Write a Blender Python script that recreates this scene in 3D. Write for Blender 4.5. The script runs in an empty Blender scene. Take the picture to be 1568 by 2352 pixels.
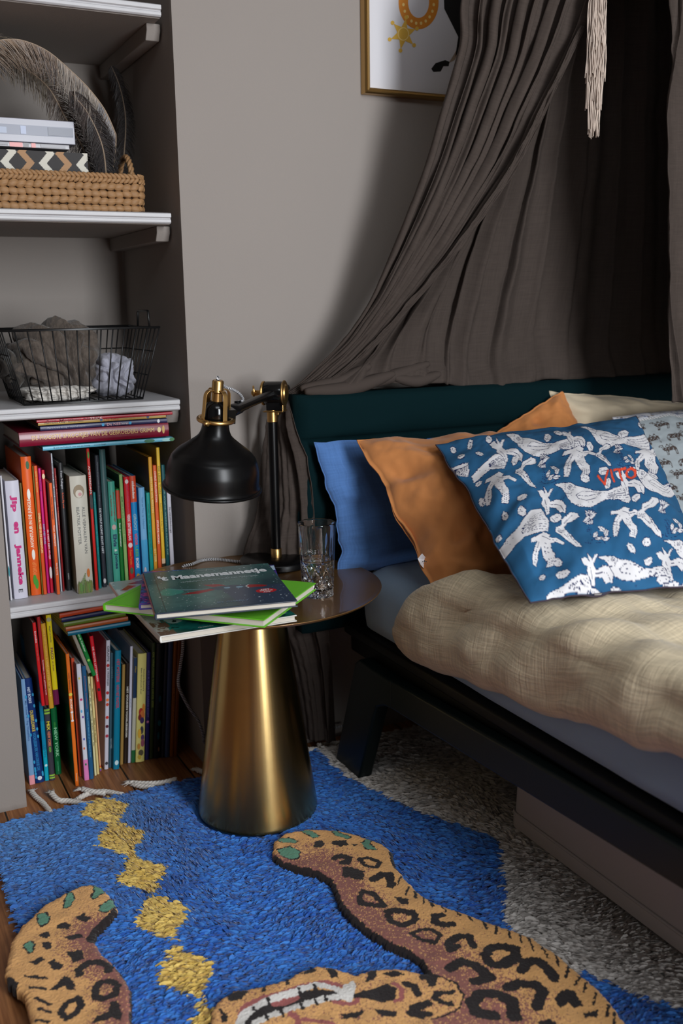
import bpy, bmesh, random
import numpy as np
from math import *
from mathutils import Vector, Matrix

# ------------------------------------------------------------------ camera
FPX, PITCH, YAW, ROLL, EYE = 2287., radians(11.8), radians(26.5), 0.015, 1.08
def _axes():
    f = np.array([sin(YAW)*cos(PITCH), cos(YAW)*cos(PITCH), -sin(PITCH)])
    r = np.array([cos(YAW), -sin(YAW), 0.]); u = np.cross(r, f)
    c, s = cos(ROLL), sin(ROLL)
    return f, c*r-s*u, c*u+s*r
AF, AR, AU = _axes()
scene = bpy.context.scene
cam_d = bpy.data.cameras.new('camera'); cam = bpy.data.objects.new('camera', cam_d)
scene.collection.objects.link(cam); scene.camera = cam
cam_d.sensor_fit = 'VERTICAL'; cam_d.sensor_height = 36; cam_d.lens = 36*FPX/2352.
cam_d.clip_start = .02
cam_d.dof.use_dof = True; cam_d.dof.focus_distance = 1.98; cam_d.dof.aperture_fstop = 3.2
M4 = Matrix.Identity(4)
for i in range(3):
    M4[i][0] = AR[i]; M4[i][1] = AU[i]; M4[i][2] = -AF[i]
M4[2][3] = EYE
cam.matrix_world = M4

# ------------------------------------------------------------------ world, light, exposure
w = bpy.data.worlds.new('world'); scene.world = w; w.use_nodes = True
w.node_tree.nodes['Background'].inputs[0].default_value = (.55, .68, 1, 1)
w.node_tree.nodes['Background'].inputs[1].default_value = .05
def area_light(name, loc, target, sx, sy, power, col=(1, 1, 1), spread=180):
    l = bpy.data.lights.new(name, 'AREA'); l.shape = 'RECTANGLE'; l.size = sx; l.size_y = sy
    l.energy = power; l.color = col; l.spread = radians(spread)
    o = bpy.data.objects.new(name, l); scene.collection.objects.link(o); o.location = loc
    o.rotation_euler = (Vector(target)-Vector(loc)).to_track_quat('-Z', 'Y').to_euler()
    return o
area_light('window_daylight', (1.20, -1.95, 1.46), (1.05, 1.9, 1.0), .8, 2.1, 150, (.92, .96, 1.0))
area_light('overhead_fill', (.55, .15, 2.57), (.7, .9, 0), 1.3, 1.3, 24, (.88, .94, 1.0))  # added fill light under the closed ceiling, brightens the top faces
vs = scene.view_settings
scene.display_settings.display_device = 'sRGB'
vs.view_transform = 'Standard'; vs.look = 'None'; vs.exposure = 0.0; vs.gamma = 1; vs.use_curve_mapping = False

# ------------------------------------------------------------------ helpers
COL = scene.collection
rnd = random.Random(7)
rng = np.random.default_rng(7)
def lin(c):
    c = c/255.
    return c/12.92 if c <= .04045 else ((c+.055)/1.055)**2.4
def C(r, g, b, k=1.0):
    return tuple(min(.92, lin(v)*k) for v in (r, g, b))
CAMP = np.array([0, 0, EYE])
def ray(x, y): return AF+AR*(x-784)/FPX-AU*(y-1176)/FPX
def pz(x, y, z): d = ray(x, y); return CAMP+d*((z-EYE)/d[2])
def py(x, y, Y): d = ray(x, y); return CAMP+d*(Y/d[1])
def px(x, y, X): d = ray(x, y); return CAMP+d*(X/d[0])

def mat(name, col, rough=.6, metal=0., bump=0., bscale=60., var=0., spec=.5, sheen=0., trans=0., ior=1.45, aniso=0., coat=0., bdist=.002, stretch=None, vscale=6.):
    m = bpy.data.materials.new(name); m.use_nodes = True
    nt = m.node_tree; b = nt.nodes['Principled BSDF']
    b.inputs['Base Color'].default_value = (*col, 1); b.inputs['Roughness'].default_value = rough
    b.inputs['Metallic'].default_value = metal; b.inputs['Specular IOR Level'].default_value = spec
    b.inputs['Sheen Weight'].default_value = sheen; b.inputs['Transmission Weight'].default_value = trans
    b.inputs['IOR'].default_value = ior; b.inputs['Anisotropic'].default_value = aniso
    b.inputs['Coat Weight'].default_value = coat
    tc = None
    if bump or var:
        tc = nt.nodes.new('ShaderNodeTexCoord'); mp = nt.nodes.new('ShaderNodeMapping')
        nt.links.new(tc.outputs['Object'], mp.inputs[0])
        if stretch: mp.inputs['Scale'].default_value = stretch
    if bump:
        n = nt.nodes.new('ShaderNodeTexNoise'); n.inputs['Scale'].default_value = bscale; n.inputs['Detail'].default_value = 4
        nt.links.new(mp.outputs[0], n.inputs['Vector'])
        bp = nt.nodes.new('ShaderNodeBump'); bp.inputs['Strength'].default_value = bump; bp.inputs['Distance'].default_value = bdist
        nt.links.new(n.outputs['Fac'], bp.inputs['Height']); nt.links.new(bp.outputs[0], b.inputs['Normal'])
    if var:
        n = nt.nodes.new('ShaderNodeTexNoise'); n.inputs['Scale'].default_value = vscale; n.inputs['Detail'].default_value = 5
        nt.links.new(mp.outputs[0], n.inputs['Vector'])
        mx = nt.nodes.new('ShaderNodeMix'); mx.data_type = 'RGBA'
        mx.inputs[6].default_value = (*[v*(1-var) for v in col], 1); mx.inputs[7].default_value = (*[min(1, v*(1+var)) for v in col], 1)
        nt.links.new(n.outputs['Fac'], mx.inputs[0]); nt.links.new(mx.outputs[2], b.inputs['Base Color'])
    return m
_pm = {}
def paint(r, g, b, k=1.0, rough=.45, **kw):
    key = (r, g, b, k, rough)
    if key not in _pm: _pm[key] = mat('paint_%d_%d_%d' % (r, g, b), C(r, g, b, k), rough, **kw)
    return _pm[key]
def vmat(name, rough=.8, bump=0., bscale=300., sheen=0., bdist=.001, weave=0., wscale=900.):
    m = mat(name, (.5, .5, .5), rough, bump=bump, bscale=bscale, sheen=sheen, bdist=bdist)
    nt = m.node_tree; a = nt.nodes.new('ShaderNodeVertexColor'); a.layer_name = 'Col'
    nt.links.new(a.outputs[0], nt.nodes['Principled BSDF'].inputs['Base Color'])
    return m

def tag(o, label=None, cat=None, group=None, kind=None):
    if label: o['label'] = label
    if cat: o['category'] = cat
    if group: o['group'] = group
    if kind: o['kind'] = kind
    return o
def empty(name, loc=(0, 0, 0), label=None, cat=None, group=None, rot=(0, 0, 0)):
    o = bpy.data.objects.new(name, None); COL.objects.link(o); o.empty_display_size = .05
    o.location = loc; o.rotation_euler = rot
    return tag(o, label, cat, group)

class MB:
    """collects geometry; build() makes ONE mesh object"""
    def __init__(s): s.v = []; s.f = []; s.m = []; s.n = 0; s.mi = 0
    def add(s, vs, fs):
        s.v.extend([tuple(map(float, p)) for p in vs])
        s.f.extend([tuple(i+s.n for i in f) for f in fs]); s.m.extend([s.mi]*len(fs)); s.n = len(s.v); return s
    def box(s, lo, hi, M=None):
        x0, y0, z0 = lo; x1, y1, z1 = hi
        vs = [(x0,y0,z0),(x1,y0,z0),(x1,y1,z0),(x0,y1,z0),(x0,y0,z1),(x1,y0,z1),(x1,y1,z1),(x0,y1,z1)]
        if M is not None: vs = [tuple(M @ Vector(p)) for p in vs]
        return s.add(vs, [(0,3,2,1),(4,5,6,7),(0,1,5,4),(1,2,6,5),(2,3,7,6),(3,0,4,7)])
    def grid(s, P, closeu=False, closev=False):
        P = np.asarray(P, float); nv, nu = P.shape[:2]; fs = []
        for j in range(nv if closev else nv-1):
            for i in range(nu if closeu else nu-1):
                a = j*nu+i; b = j*nu+(i+1) % nu; c = ((j+1) % nv)*nu+(i+1) % nu; d = ((j+1) % nv)*nu+i
                fs.append((a, b, c, d))
        return s.add(P.reshape(-1, 3), fs)
    def tube(s, pts, r, n=10, cap=True, closed=False):
        pts = [Vector(tuple(map(float, p))) for p in pts]; N = len(pts)
        rs = r if hasattr(r, '__len__') else [r]*N
        T = []
        for i in range(N):
            a = pts[(i-1) % N] if (closed or i > 0) else pts[i]; b = pts[(i+1) % N] if (closed or i < N-1) else pts[i]
            T.append((b-a).normalized())
        up = Vector((0, 0, 1)) if abs(T[0].z) < .9 else Vector((1, 0, 0))
        u = T[0].cross(up).normalized(); rings = []
        for i in range(N):
            u = (u-T[i]*u.dot(T[i])).normalized(); v = T[i].cross(u)
            rings.append([tuple(pts[i]+(u*cos(2*pi*k/n)+v*sin(2*pi*k/n))*rs[i]) for k in range(n)])
        base = s.n; s.grid(rings, closeu=True, closev=closed)
        if cap and not closed:
            s.f.append(tuple(base+k for k in range(n))[::-1]); s.f.append(tuple(base+(N-1)*n+k for k in range(n))); s.m += [s.mi]*2
        return s
    def lathe(s, prof, n=48, M=None, closed=False):
        P = [[(r*cos(2*pi*k/n), r*sin(2*pi*k/n), z) for k in range(n)] for r, z in prof]
        if M is not None: P = [[tuple(M @ Vector(p)) for p in row] for row in P]
        return s.grid(P, closeu=True, closev=closed)
    def prism(s, poly, a, b, axis='z'):
        """poly (list of 2D) extruded between a and b along axis"""
        n = len(poly)
        def mk(p, h): return {'z': (p[0], p[1], h), 'y': (p[0], h, p[1]), 'x': (h, p[0], p[1])}[axis]
        vs = [mk(p, a) for p in poly]+[mk(p, b) for p in poly]
        fs = [tuple(range(n))[::-1], tuple(range(n, 2*n))]+[(i, (i+1) % n, n+(i+1) % n, n+i) for i in range(n)]
        return s.add(vs, fs)
    def build(s, name, mats, parent=None, smooth=False, bevel=0., seg=2, solid=0., sub=0, label=None, cols=None, angle=None):
        me = bpy.data.meshes.new(name); me.from_pydata(s.v, [], s.f); me.update()
        if not isinstance(mats, (list, tuple)): mats = [mats]
        for m in mats: me.materials.append(m)
        if len(mats) > 1: me.polygons.foreach_set('material_index', s.m)
        bm = bmesh.new(); bm.from_mesh(me); bmesh.ops.recalc_face_normals(bm, faces=bm.faces); bm.to_mesh(me); bm.free()
        if smooth: me.polygons.foreach_set('use_smooth', [True]*len(me.polygons))
        if cols is not None:
            ca = me.color_attributes.new('Col', 'FLOAT_COLOR', 'POINT')
            c = np.ones((len(cols), 4), np.float32); c[:, :3] = cols; ca.data.foreach_set('color', c.ravel())
        o = bpy.data.objects.new(name, me); COL.objects.link(o)
        if parent: o.parent = parent
        if bevel:
            b = o.modifiers.new('bevel', 'BEVEL'); b.width = bevel; b.segments = seg; b.limit_method = 'ANGLE'; b.angle_limit = radians(35)
            me.polygons.foreach_set('use_smooth', [True]*len(me.polygons))
            o.modifiers.new('wn', 'WEIGHTED_NORMAL').keep_sharp = True
        if solid:
            b = o.modifiers.new('solid', 'SOLIDIFY'); b.thickness = solid; b.offset = 0
        if sub:
            b = o.modifiers.new('sub', 'SUBSURF'); b.levels = sub; b.render_levels = sub
        if label: o['label'] = label
        return o
def rawmesh(name, V, F, m, parent=None, smooth=True, cols=None, uv=None):
    """fast numpy mesh: V (n,3), F (m,4) quads"""
    me = bpy.data.meshes.new(name); V = np.asarray(V, np.float32); F = np.asarray(F, np.int32); k = F.shape[1]
    me.vertices.add(len(V)); me.vertices.foreach_set('co', V.ravel())
    me.loops.add(F.size); me.loops.foreach_set('vertex_index', F.ravel())
    me.polygons.add(len(F)); me.polygons.foreach_set('loop_start', np.arange(0, F.size, k, dtype=np.int32))
    me.polygons.foreach_set('loop_total', np.full(len(F), k, np.int32))
    if smooth: me.polygons.foreach_set('use_smooth', [True]*len(F))
    me.update(calc_edges=True); me.materials.append(m)
    if cols is not None:
        ca = me.color_attributes.new('Col', 'FLOAT_COLOR', 'POINT')
        c = np.ones((len(V), 4), np.float32); c[:, :3] = cols; ca.data.foreach_set('color', c.ravel())
    if uv is not None:
        ul = me.uv_layers.new(name='cloth'); ul.data.foreach_set('uv', np.asarray(uv, np.float32).reshape(-1, 2)[F.ravel()].ravel())
    o = bpy.data.objects.new(name, me); COL.objects.link(o)
    if parent: o.parent = parent
    return o
def gridfaces(nv, nu):
    j, i = np.mgrid[0:nv-1, 0:nu-1]; a = j*nu+i
    return np.stack([a, a+1, a+nu+1, a+nu], -1).reshape(-1, 4)
def local(o, p):  # world point into an unrotated/rotated empty's frame
    bpy.context.view_layer.update(); return o.matrix_world.inverted() @ Vector(tuple(map(float, p)))

def vnoise(x, y, seed=0):
    """smooth value noise, vectorised, about -1..1"""
    x = np.asarray(x, float); y = np.asarray(y, float)
    xi = np.floor(x).astype(int); yi = np.floor(y).astype(int); fx = x-xi; fy = y-yi
    fx = fx*fx*(3-2*fx); fy = fy*fy*(3-2*fy)
    def h(a, b):
        n = (a*374761393+b*668265263+seed*1274126177) & 0x7fffffff
        n = ((n ^ (n >> 13))*1274126177) & 0x7fffffff
        return ((n ^ (n >> 16)) & 0xffff)/32767.5-1
    return (h(xi, yi)*(1-fx)+h(xi+1, yi)*fx)*(1-fy)+(h(xi, yi+1)*(1-fx)+h(xi+1, yi+1)*fx)*fy
def fbm(x, y, seed=0, o=3):
    t = 0; a = 1.
    for k in range(o): t = t+a*vnoise(x*2**k, y*2**k, seed+k*17); a *= .5
    return t

# ---- a small painter for surface patterns (sampled onto vertices)
class Canvas:
    def __init__(s, x0, y0, x1, y1, res, col):
        s.x0, s.y0, s.res = x0, y0, res
        s.W = int((x1-x0)/res)+1; s.H = int((y1-y0)/res)+1
        s.a = np.zeros((s.H, s.W, 3), np.float32); s.a[:] = col
        s.gy, s.gx = np.mgrid[0:s.H, 0:s.W]; s.gx = x0+s.gx*res; s.gy = y0+s.gy*res
    def _bb(s, p, pad=0):
        p = np.asarray(p, float); lo = p.min(0)-pad; hi = p.max(0)+pad
        i0 = max(0, int((lo[0]-s.x0)/s.res)); i1 = min(s.W, int((hi[0]-s.x0)/s.res)+2)
        j0 = max(0, int((lo[1]-s.y0)/s.res)); j1 = min(s.H, int((hi[1]-s.y0)/s.res)+2)
        return slice(j0, max(j0, j1)), slice(i0, max(i0, i1))
    def pmask(s, p, X, Y):
        m = np.zeros(X.shape, bool); n = len(p)
        for i in range(n):
            x0, y0 = p[i]; x1, y1 = p[(i+1) % n]
            if y0 == y1: continue
            c = ((Y >= y0) != (Y >= y1)) & (X < (x1-x0)*(Y-y0)/(y1-y0)+x0); m ^= c
        return m
    def poly(s, p, col, jit=0.):
        if len(p) < 3: return
        b = s._bb(p, jit*2); X = s.gx[b]; Y = s.gy[b]
        if X.size == 0: return
        if jit: X = X+vnoise(X/jit/2, Y/jit/2, 3)*jit; Y = Y+vnoise(X/jit/2, Y/jit/2, 5)*jit
        s.a[b][s.pmask(p, X, Y)] = col
    def smask(s, p, wd, X, Y):
        m = np.zeros(X.shape, bool)
        for i in range(len(p)-1):
            (x0, y0), (x1, y1) = p[i], p[i+1]; dx, dy = x1-x0, y1-y0; L = dx*dx+dy*dy+1e-12
            t = np.clip(((X-x0)*dx+(Y-y0)*dy)/L, 0, 1)
            m |= (X-x0-t*dx)**2+(Y-y0-t*dy)**2 < wd*wd/4
        return m
    def stroke(s, p, wd, col, jit=0.):
        b = s._bb(p, wd+jit*2); X = s.gx[b]; Y = s.gy[b]
        if X.size == 0: return
        if jit: X = X+vnoise(X/jit/2, Y/jit/2, 9)*jit; Y = Y+vnoise(X/jit/2, Y/jit/2, 11)*jit
        s.a[b][s.smask(p, wd, X, Y)] = col
    def dot(s, x, y, r, col): s.stroke([(x, y), (x, y)], 2*r, col)
    def ell(s, x, y, rx, ry, col, rot=0., jit=0.):
        c, n = cos(rot), sin(rot)
        s.poly([(x+rx*cos(t)*c-ry*sin(t)*n, y+rx*cos(t)*n+ry*sin(t)*c) for t in np.linspace(0, 2*pi, 20)[:-1]], col, jit)
    def at(s, x, y):
        i = np.clip(((np.asarray(x)-s.x0)/s.res+.5).astype(int), 0, s.W-1); j = np.clip(((np.asarray(y)-s.y0)/s.res+.5).astype(int), 0, s.H-1)
        return s.a[j, i]

# ---- lettering as real, thin geometry
_tc = {}
def text_geo(s, bold=.0):
    if (s, bold) in _tc: return _tc[(s, bold)]
    cu = bpy.data.curves.new('t', 'FONT'); cu.body = s; cu.resolution_u = 2; cu.offset = bold; cu.fill_mode = 'FRONT'
    o = bpy.data.objects.new('t', cu); COL.objects.link(o)
    bpy.context.view_layer.update()
    dg = bpy.context.evaluated_depsgraph_get(); me = bpy.data.meshes.new_from_object(o.evaluated_get(dg))
    V = np.array([v.co[:] for v in me.vertices], float).reshape(-1, 3); F = [tuple(p.vertices) for p in me.polygons]
    bpy.data.objects.remove(o); bpy.data.meshes.remove(me); bpy.data.curves.remove(cu)
    lo, hi = V.min(0), V.max(0); V = (V-lo)
    _tc[(s, bold)] = (V, F, hi-lo); return _tc[(s, bold)]
def lettering(name, s, origin, right, up, length, height, m, parent, bold=.012):
    """text starts at origin, runs along right, fitted to length x height"""
    V, F, sz = text_geo(s, bold); right = Vector(right).normalized(); up = Vector(up).normalized(); o = Vector(origin)
    sx = length/max(sz[0], 1e-6); sy = height/max(sz[1], 1e-6)
    b = MB(); b.add([tuple(o+right*(p[0]*sx)+up*(p[1]*sy)) for p in V], F)
    me = bpy.data.meshes.new(name); me.from_pydata(b.v, [], b.f); me.update(); me.materials.append(m)
    ob = bpy.data.objects.new(name, me); COL.objects.link(ob); ob.parent = parent
    return ob
# ------------------------------------------------------------------ room shell
WALL = mat('taupe_wall_paint', C(143, 135, 129, 1.0), .85, bump=.15, bscale=260, var=.035, vscale=3)
WH = mat('white_shelf_paint', C(192, 191, 193, 1.0), .45, bump=.5, bscale=45, var=.05, vscale=30, bdist=.0012)
CEIL = mat('ceiling_paint', (.30, .29, .28), .9); FARW = mat('dark_room_paint', (.11, .10, .095), .9)
def wood_mat():
    m = mat('oak_floor', C(120, 76, 42), .42, spec=.4); nt = m.node_tree; L = nt.links; b = nt.nodes['Principled BSDF']
    tc = nt.nodes.new('ShaderNodeTexCoord'); sep = nt.nodes.new('ShaderNodeSeparateXYZ'); L.new(tc.outputs['Object'], sep.inputs[0])
    mp = nt.nodes.new('ShaderNodeMapping'); mp.inputs['Scale'].default_value = (38, 1.6, 1); L.new(tc.outputs['Object'], mp.inputs[0])
    no = nt.nodes.new('ShaderNodeTexNoise'); no.inputs['Scale'].default_value = 4; no.inputs['Detail'].default_value = 8; no.inputs['Distortion'].default_value = .6
    L.new(mp.outputs[0], no.inputs['Vector'])
    mx = nt.nodes.new('ShaderNodeMath'); mx.operation = 'ADD'; mx.inputs[1].default_value = .056; L.new(sep.outputs['X'], mx.inputs[0])
    dv = nt.nodes.new('ShaderNodeMath'); dv.operation = 'DIVIDE'; dv.inputs[1].default_value = .14; L.new(mx.outputs[0], dv.inputs[0])
    fl = nt.nodes.new('ShaderNodeMath'); fl.operation = 'FLOOR'; L.new(dv.outputs[0], fl.inputs[0])
    wn = nt.nodes.new('ShaderNodeTexWhiteNoise'); wn.noise_dimensions = '1D'; L.new(fl.outputs[0], wn.inputs['W'])
    fr = nt.nodes.new('ShaderNodeMath'); fr.operation = 'FRACT'; L.new(dv.outputs[0], fr.inputs[0])
    gp = nt.nodes.new('ShaderNodeMath'); gp.operation = 'LESS_THAN'; gp.inputs[1].default_value = .028; L.new(fr.outputs[0], gp.inputs[0])
    r1 = nt.nodes.new('ShaderNodeValToRGB'); r1.color_ramp.elements[0].color = (*C(104, 62, 34, 1.4), 1); r1.color_ramp.elements[1].color = (*C(160, 108, 66, 1.4), 1)
    r1.color_ramp.elements[0].position = .3; r1.color_ramp.elements[1].position = .72; L.new(no.outputs['Fac'], r1.inputs[0])
    hv = nt.nodes.new('ShaderNodeHueSaturation'); L.new(r1.outputs[0], hv.inputs['Color'])
    mr = nt.nodes.new('ShaderNodeMapRange'); mr.inputs[3].default_value = .75; mr.inputs[4].default_value = 1.15; L.new(wn.outputs['Value'], mr.inputs[0]); L.new(mr.outputs[0], hv.inputs['Value'])
    m2 = nt.nodes.new('ShaderNodeMix'); m2.data_type = 'RGBA'; L.new(gp.outputs[0], m2.inputs[0]); L.new(hv.outputs[0], m2.inputs[6]); m2.inputs[7].default_value = (.008, .005, .003, 1)
    L.new(m2.outputs[2], b.inputs['Base Color'])
    bp = nt.nodes.new('ShaderNodeBump'); bp.inputs['Strength'].default_value = .25; bp.inputs['Distance'].default_value = .001; L.new(no.outputs['Fac'], bp.inputs['Height']); L.new(bp.outputs[0], b.inputs['Normal'])
    return m
XL, XR, YF, YW, YN, ZT = -1.6, 3.1, -2.3, 2.13, 2.62, 2.6
NX0, NX1 = .273, .689
def struct(name, b, m, **k): return tag(b.build(name, m, **k), kind='structure')
struct('floor', MB().box((XL-.1, YF-.1, -.05), (XR+.1, 2.72, 0)), wood_mat())
struct('ceiling', MB().box((XL-.1, YF-.1, ZT), (XR+.1, 2.72, ZT+.05)), CEIL)
struct('wall_back', MB().box((NX1, YW, 0), (XR, 2.72, ZT)), WALL)
struct('wall_pilaster', MB().box((XL, YW, 0), (NX0, 2.72, ZT)), WALL)
struct('wall_niche', MB().box((NX0, YN, 0), (NX1, 2.72, ZT)), WALL)
struct('wall_left', MB().box((XL-.1, YF, 0), (XL, 2.72, ZT)), FARW)
struct('wall_right', MB().box((XR, YF, 0), (XR+.1, 2.72, ZT)), FARW)
struct('wall_front', MB().box((XL-.1, YF-.1, 0), (XR+.1, YF, ZT)), FARW)

# ------------------------------------------------------------------ niche shelves
SY = 2.148
def shelf(z1, t, label):
    r = empty('wall_shelf', (NX0, SY, z1-t), label, 'shelf', 'white shelves in the wall niche')
    d = YN-SY-.002; x1 = NX1-NX0-.004
    # moulded nose: plate with two soft grooves along the front edge
    prof = [(0.004, 0), (0, .003), (0, t*.36), (.003, t*.42), (.003, t*.5), (-.002, t*.58), (-.002, t*.9), (.002, t), (d, t), (d, .0006), (.03, .0006)]
    b = MB(); b.prism(prof, .002, x1-.012, 'x'); o = b.build('board', WH, r, bevel=.0015)
    q = MB(); q.box((.003, .012, -.0012), (x1-.0125, d, .0004)); q.build('underside', WALL, r, label='taupe painted underside')
    q = MB(); q.prism([(.05, 0), (.05, -.014), (.062, -.032), (d, -.032), (d, 0)], x1-.03, x1, 'x')
    q.v = [(x, y, z-.0013) for x, y, z in q.v]; q.build('bracket', WALL, r, bevel=.002, label='taupe painted support batten')
    return r
shelf(1.690, .024, 'topmost white moulded shelf in the niche above the feather and basket')
shelf(1.277, .023, 'white moulded niche shelf carrying the woven basket')
shelf(.878, .025, 'white moulded niche shelf carrying the black wire basket, chipped front edge')
shelf(.455, .028, 'lowest white niche shelf carrying the upper row of upright books')

# ------------------------------------------------------------------ bed
DG = mat('dark_green_metal', C(10, 22, 22, .9), .45, spec=.4)
BK = mat('black_frame', C(9, 9, 9), .5, spec=.3)
HB = mat('petrol_green_fabric', C(3, 34, 38, .62), .9, bump=.5, bscale=500, sheen=.0, bdist=.001, spec=.12)
bed = empty('bed', (1.0, 1.9, 0), 'dark green bed frame with splayed legs and padded petrol headboard', 'bed')
def loc(o, b):  # shift builder coordinates from world to the thing's frame
    L = o.location; b.v = [(x-L[0], y-L[1], z-L[2]) for x, y, z in b.v]; return b
RP = [(1.82, .306), (1.82, .238), (1.753, .239), (.60, .292), (-.25, .292), (-.25, .352), (.62, .352), (1.75, .304)]
b = MB(); b.prism(RP, .968, .998, 'x'); loc(bed, b).build('side_rail', DG, bed, bevel=.006)
b = MB(); b.prism(RP, 2.1, 2.13, 'x'); loc(bed, b).build('side_rail', DG, bed, bevel=.006)
b = MB(); b.box((1.0, -.2, .29), (2.1, 1.97, .332)); b.box((.985, -.2, .334), (2.11, 1.975, .360)); loc(bed, b).build('bed_base', BK, bed, bevel=.006)
def leg(x0, x1, s=1, y0=0):
    pl = [(1.79, .304), (1.865, .306), (1.885, .290), (1.992, .014), (1.872, .014), (1.80, .19), (1.785, .222), (1.75, .238), (1.72, .242), (1.72, .304)]
    if s < 0: pl = [(y0-(y-1.79), z) for y, z in pl]
    return MB().prism(pl, x0, x1, 'x')
for x in (.968, 2.098):
    loc(bed, leg(x-.0015, x+.0335)).build('leg', DG, bed, bevel=.005)
    loc(bed, leg(x-.0015, x+.0335, -1, -.2)).build('leg', DG, bed, bevel=.005)
b = MB(); b.box((1.30, 1.60, .02), (1.34, 1.64, .30)); loc(bed, b).build('leg', BK, bed, bevel=.004, label='black middle support leg')
def headboard():
    us = np.linspace(0, 1, 90); vs_ = np.linspace(0, 1, 110); P = []
    for v in vs_:
        z = .34+v*.545; row = []
        seams = [.34, .60, .785, .885]
        k = max(i for i in range(3) if z >= seams[i]-1e-6); t = (z-seams[k])/(seams[k+1]-seams[k]); t = min(1, max(0, t))
        puff = (max(0, 1-abs(2*t-1)**4))**.5
        for u in us:
            x = .888+u*1.35; e = min(1, min(u, 1-u)/.012); pf = puff*.016*(e**.5)
            row.append((x, 1.995-pf-.004*e+.002*fbm(x*5, z*6, 3), z))
        P.append(row)
    b = MB(); b.grid(P)
    b.box((.89, 1.996, .34), (2.236, 2.05, .885))
    return b
loc(bed, headboard()).build('headboard', HB, bed, smooth=True, bevel=0, label='petrol green padded headboard with horizontal channels')

# mattress under a blue fitted sheet
SHEET = mat('blue_fitted_sheet', C(146, 172, 196, 1.0), .85, bump=.35, bscale=14, bdist=.006, sheen=.2)
def mattress():
    x0, x1, y0, y1, z0, z1, R = 1.0, 2.1, -.15, 1.955, .362, .502, .045
    b = MB()
    def rr(hx, hy, rad, n=10):
        pts = []
        for cx, cy, a0 in ((hx-rad, hy-rad, 0), (-hx+rad, hy-rad, pi/2), (-hx+rad, -hy+rad, pi), (hx-rad, -hy+rad, 3*pi/2)):
            for k in range(n): a = a0+k*pi/2/(n-1); pts.append((cx+rad*cos(a), cy+rad*sin(a)))
        out = []
        for i in range(len(pts)):   # subdivide the long sides
            p, q = pts[i], pts[(i+1) % len(pts)]; L = hypot(q[0]-p[0], q[1]-p[1]); m = max(1, int(L/.03))
            for k in range(m): out.append((p[0]+(q[0]-p[0])*k/m, p[1]+(q[1]-p[1])*k/m))
        return out
    cx, cy = (x0+x1)/2, (y0+y1)/2; hx, hy = (x1-x0)/2, (y1-y0)/2
    base = rr(hx, hy, .09); rows = []
    prof = [(-.03, z0), (.0, z0+.008)]+[(0, z0+.03), (0.002, z0+.055)]
    prof += [(-R*(1-cos(a)), z1-R+R*sin(a)) for a in np.linspace(0, pi/2, 8)]
    prof += [(-.1, z1+.004), (-.25, z1+.008), (-.5, z1+.01)]
    for i, (off, z) in enumerate(prof):
        row = []
        for (x, y) in base:
            sx = (hx+off)/hx; sy = (hy+off)/hy; X, Y = cx+x*sx, cy+y*sy
            wv = .006*fbm(Y*7+z*14, X*3+z*9, 21)*(1 if 1 < i < 12 else .3)
            n = Vector((x/hx, y/hy)).normalized()
            row.append((X+n[0]*wv, Y+n[1]*wv, z+(.003*fbm(X*8, Y*6, 4) if i > 9 else 0)))
        rows.append(row)
    b.grid(rows, closeu=True); n = len(base); b.f.append(tuple(b.n-n+k for k in range(n))); b.m.append(0)
    return b
mt = mattress().build('mattress', SHEET, None, smooth=True); tag(mt, 'mattress under a pale blue fitted sheet on the dark bed frame', 'mattress')

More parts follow.
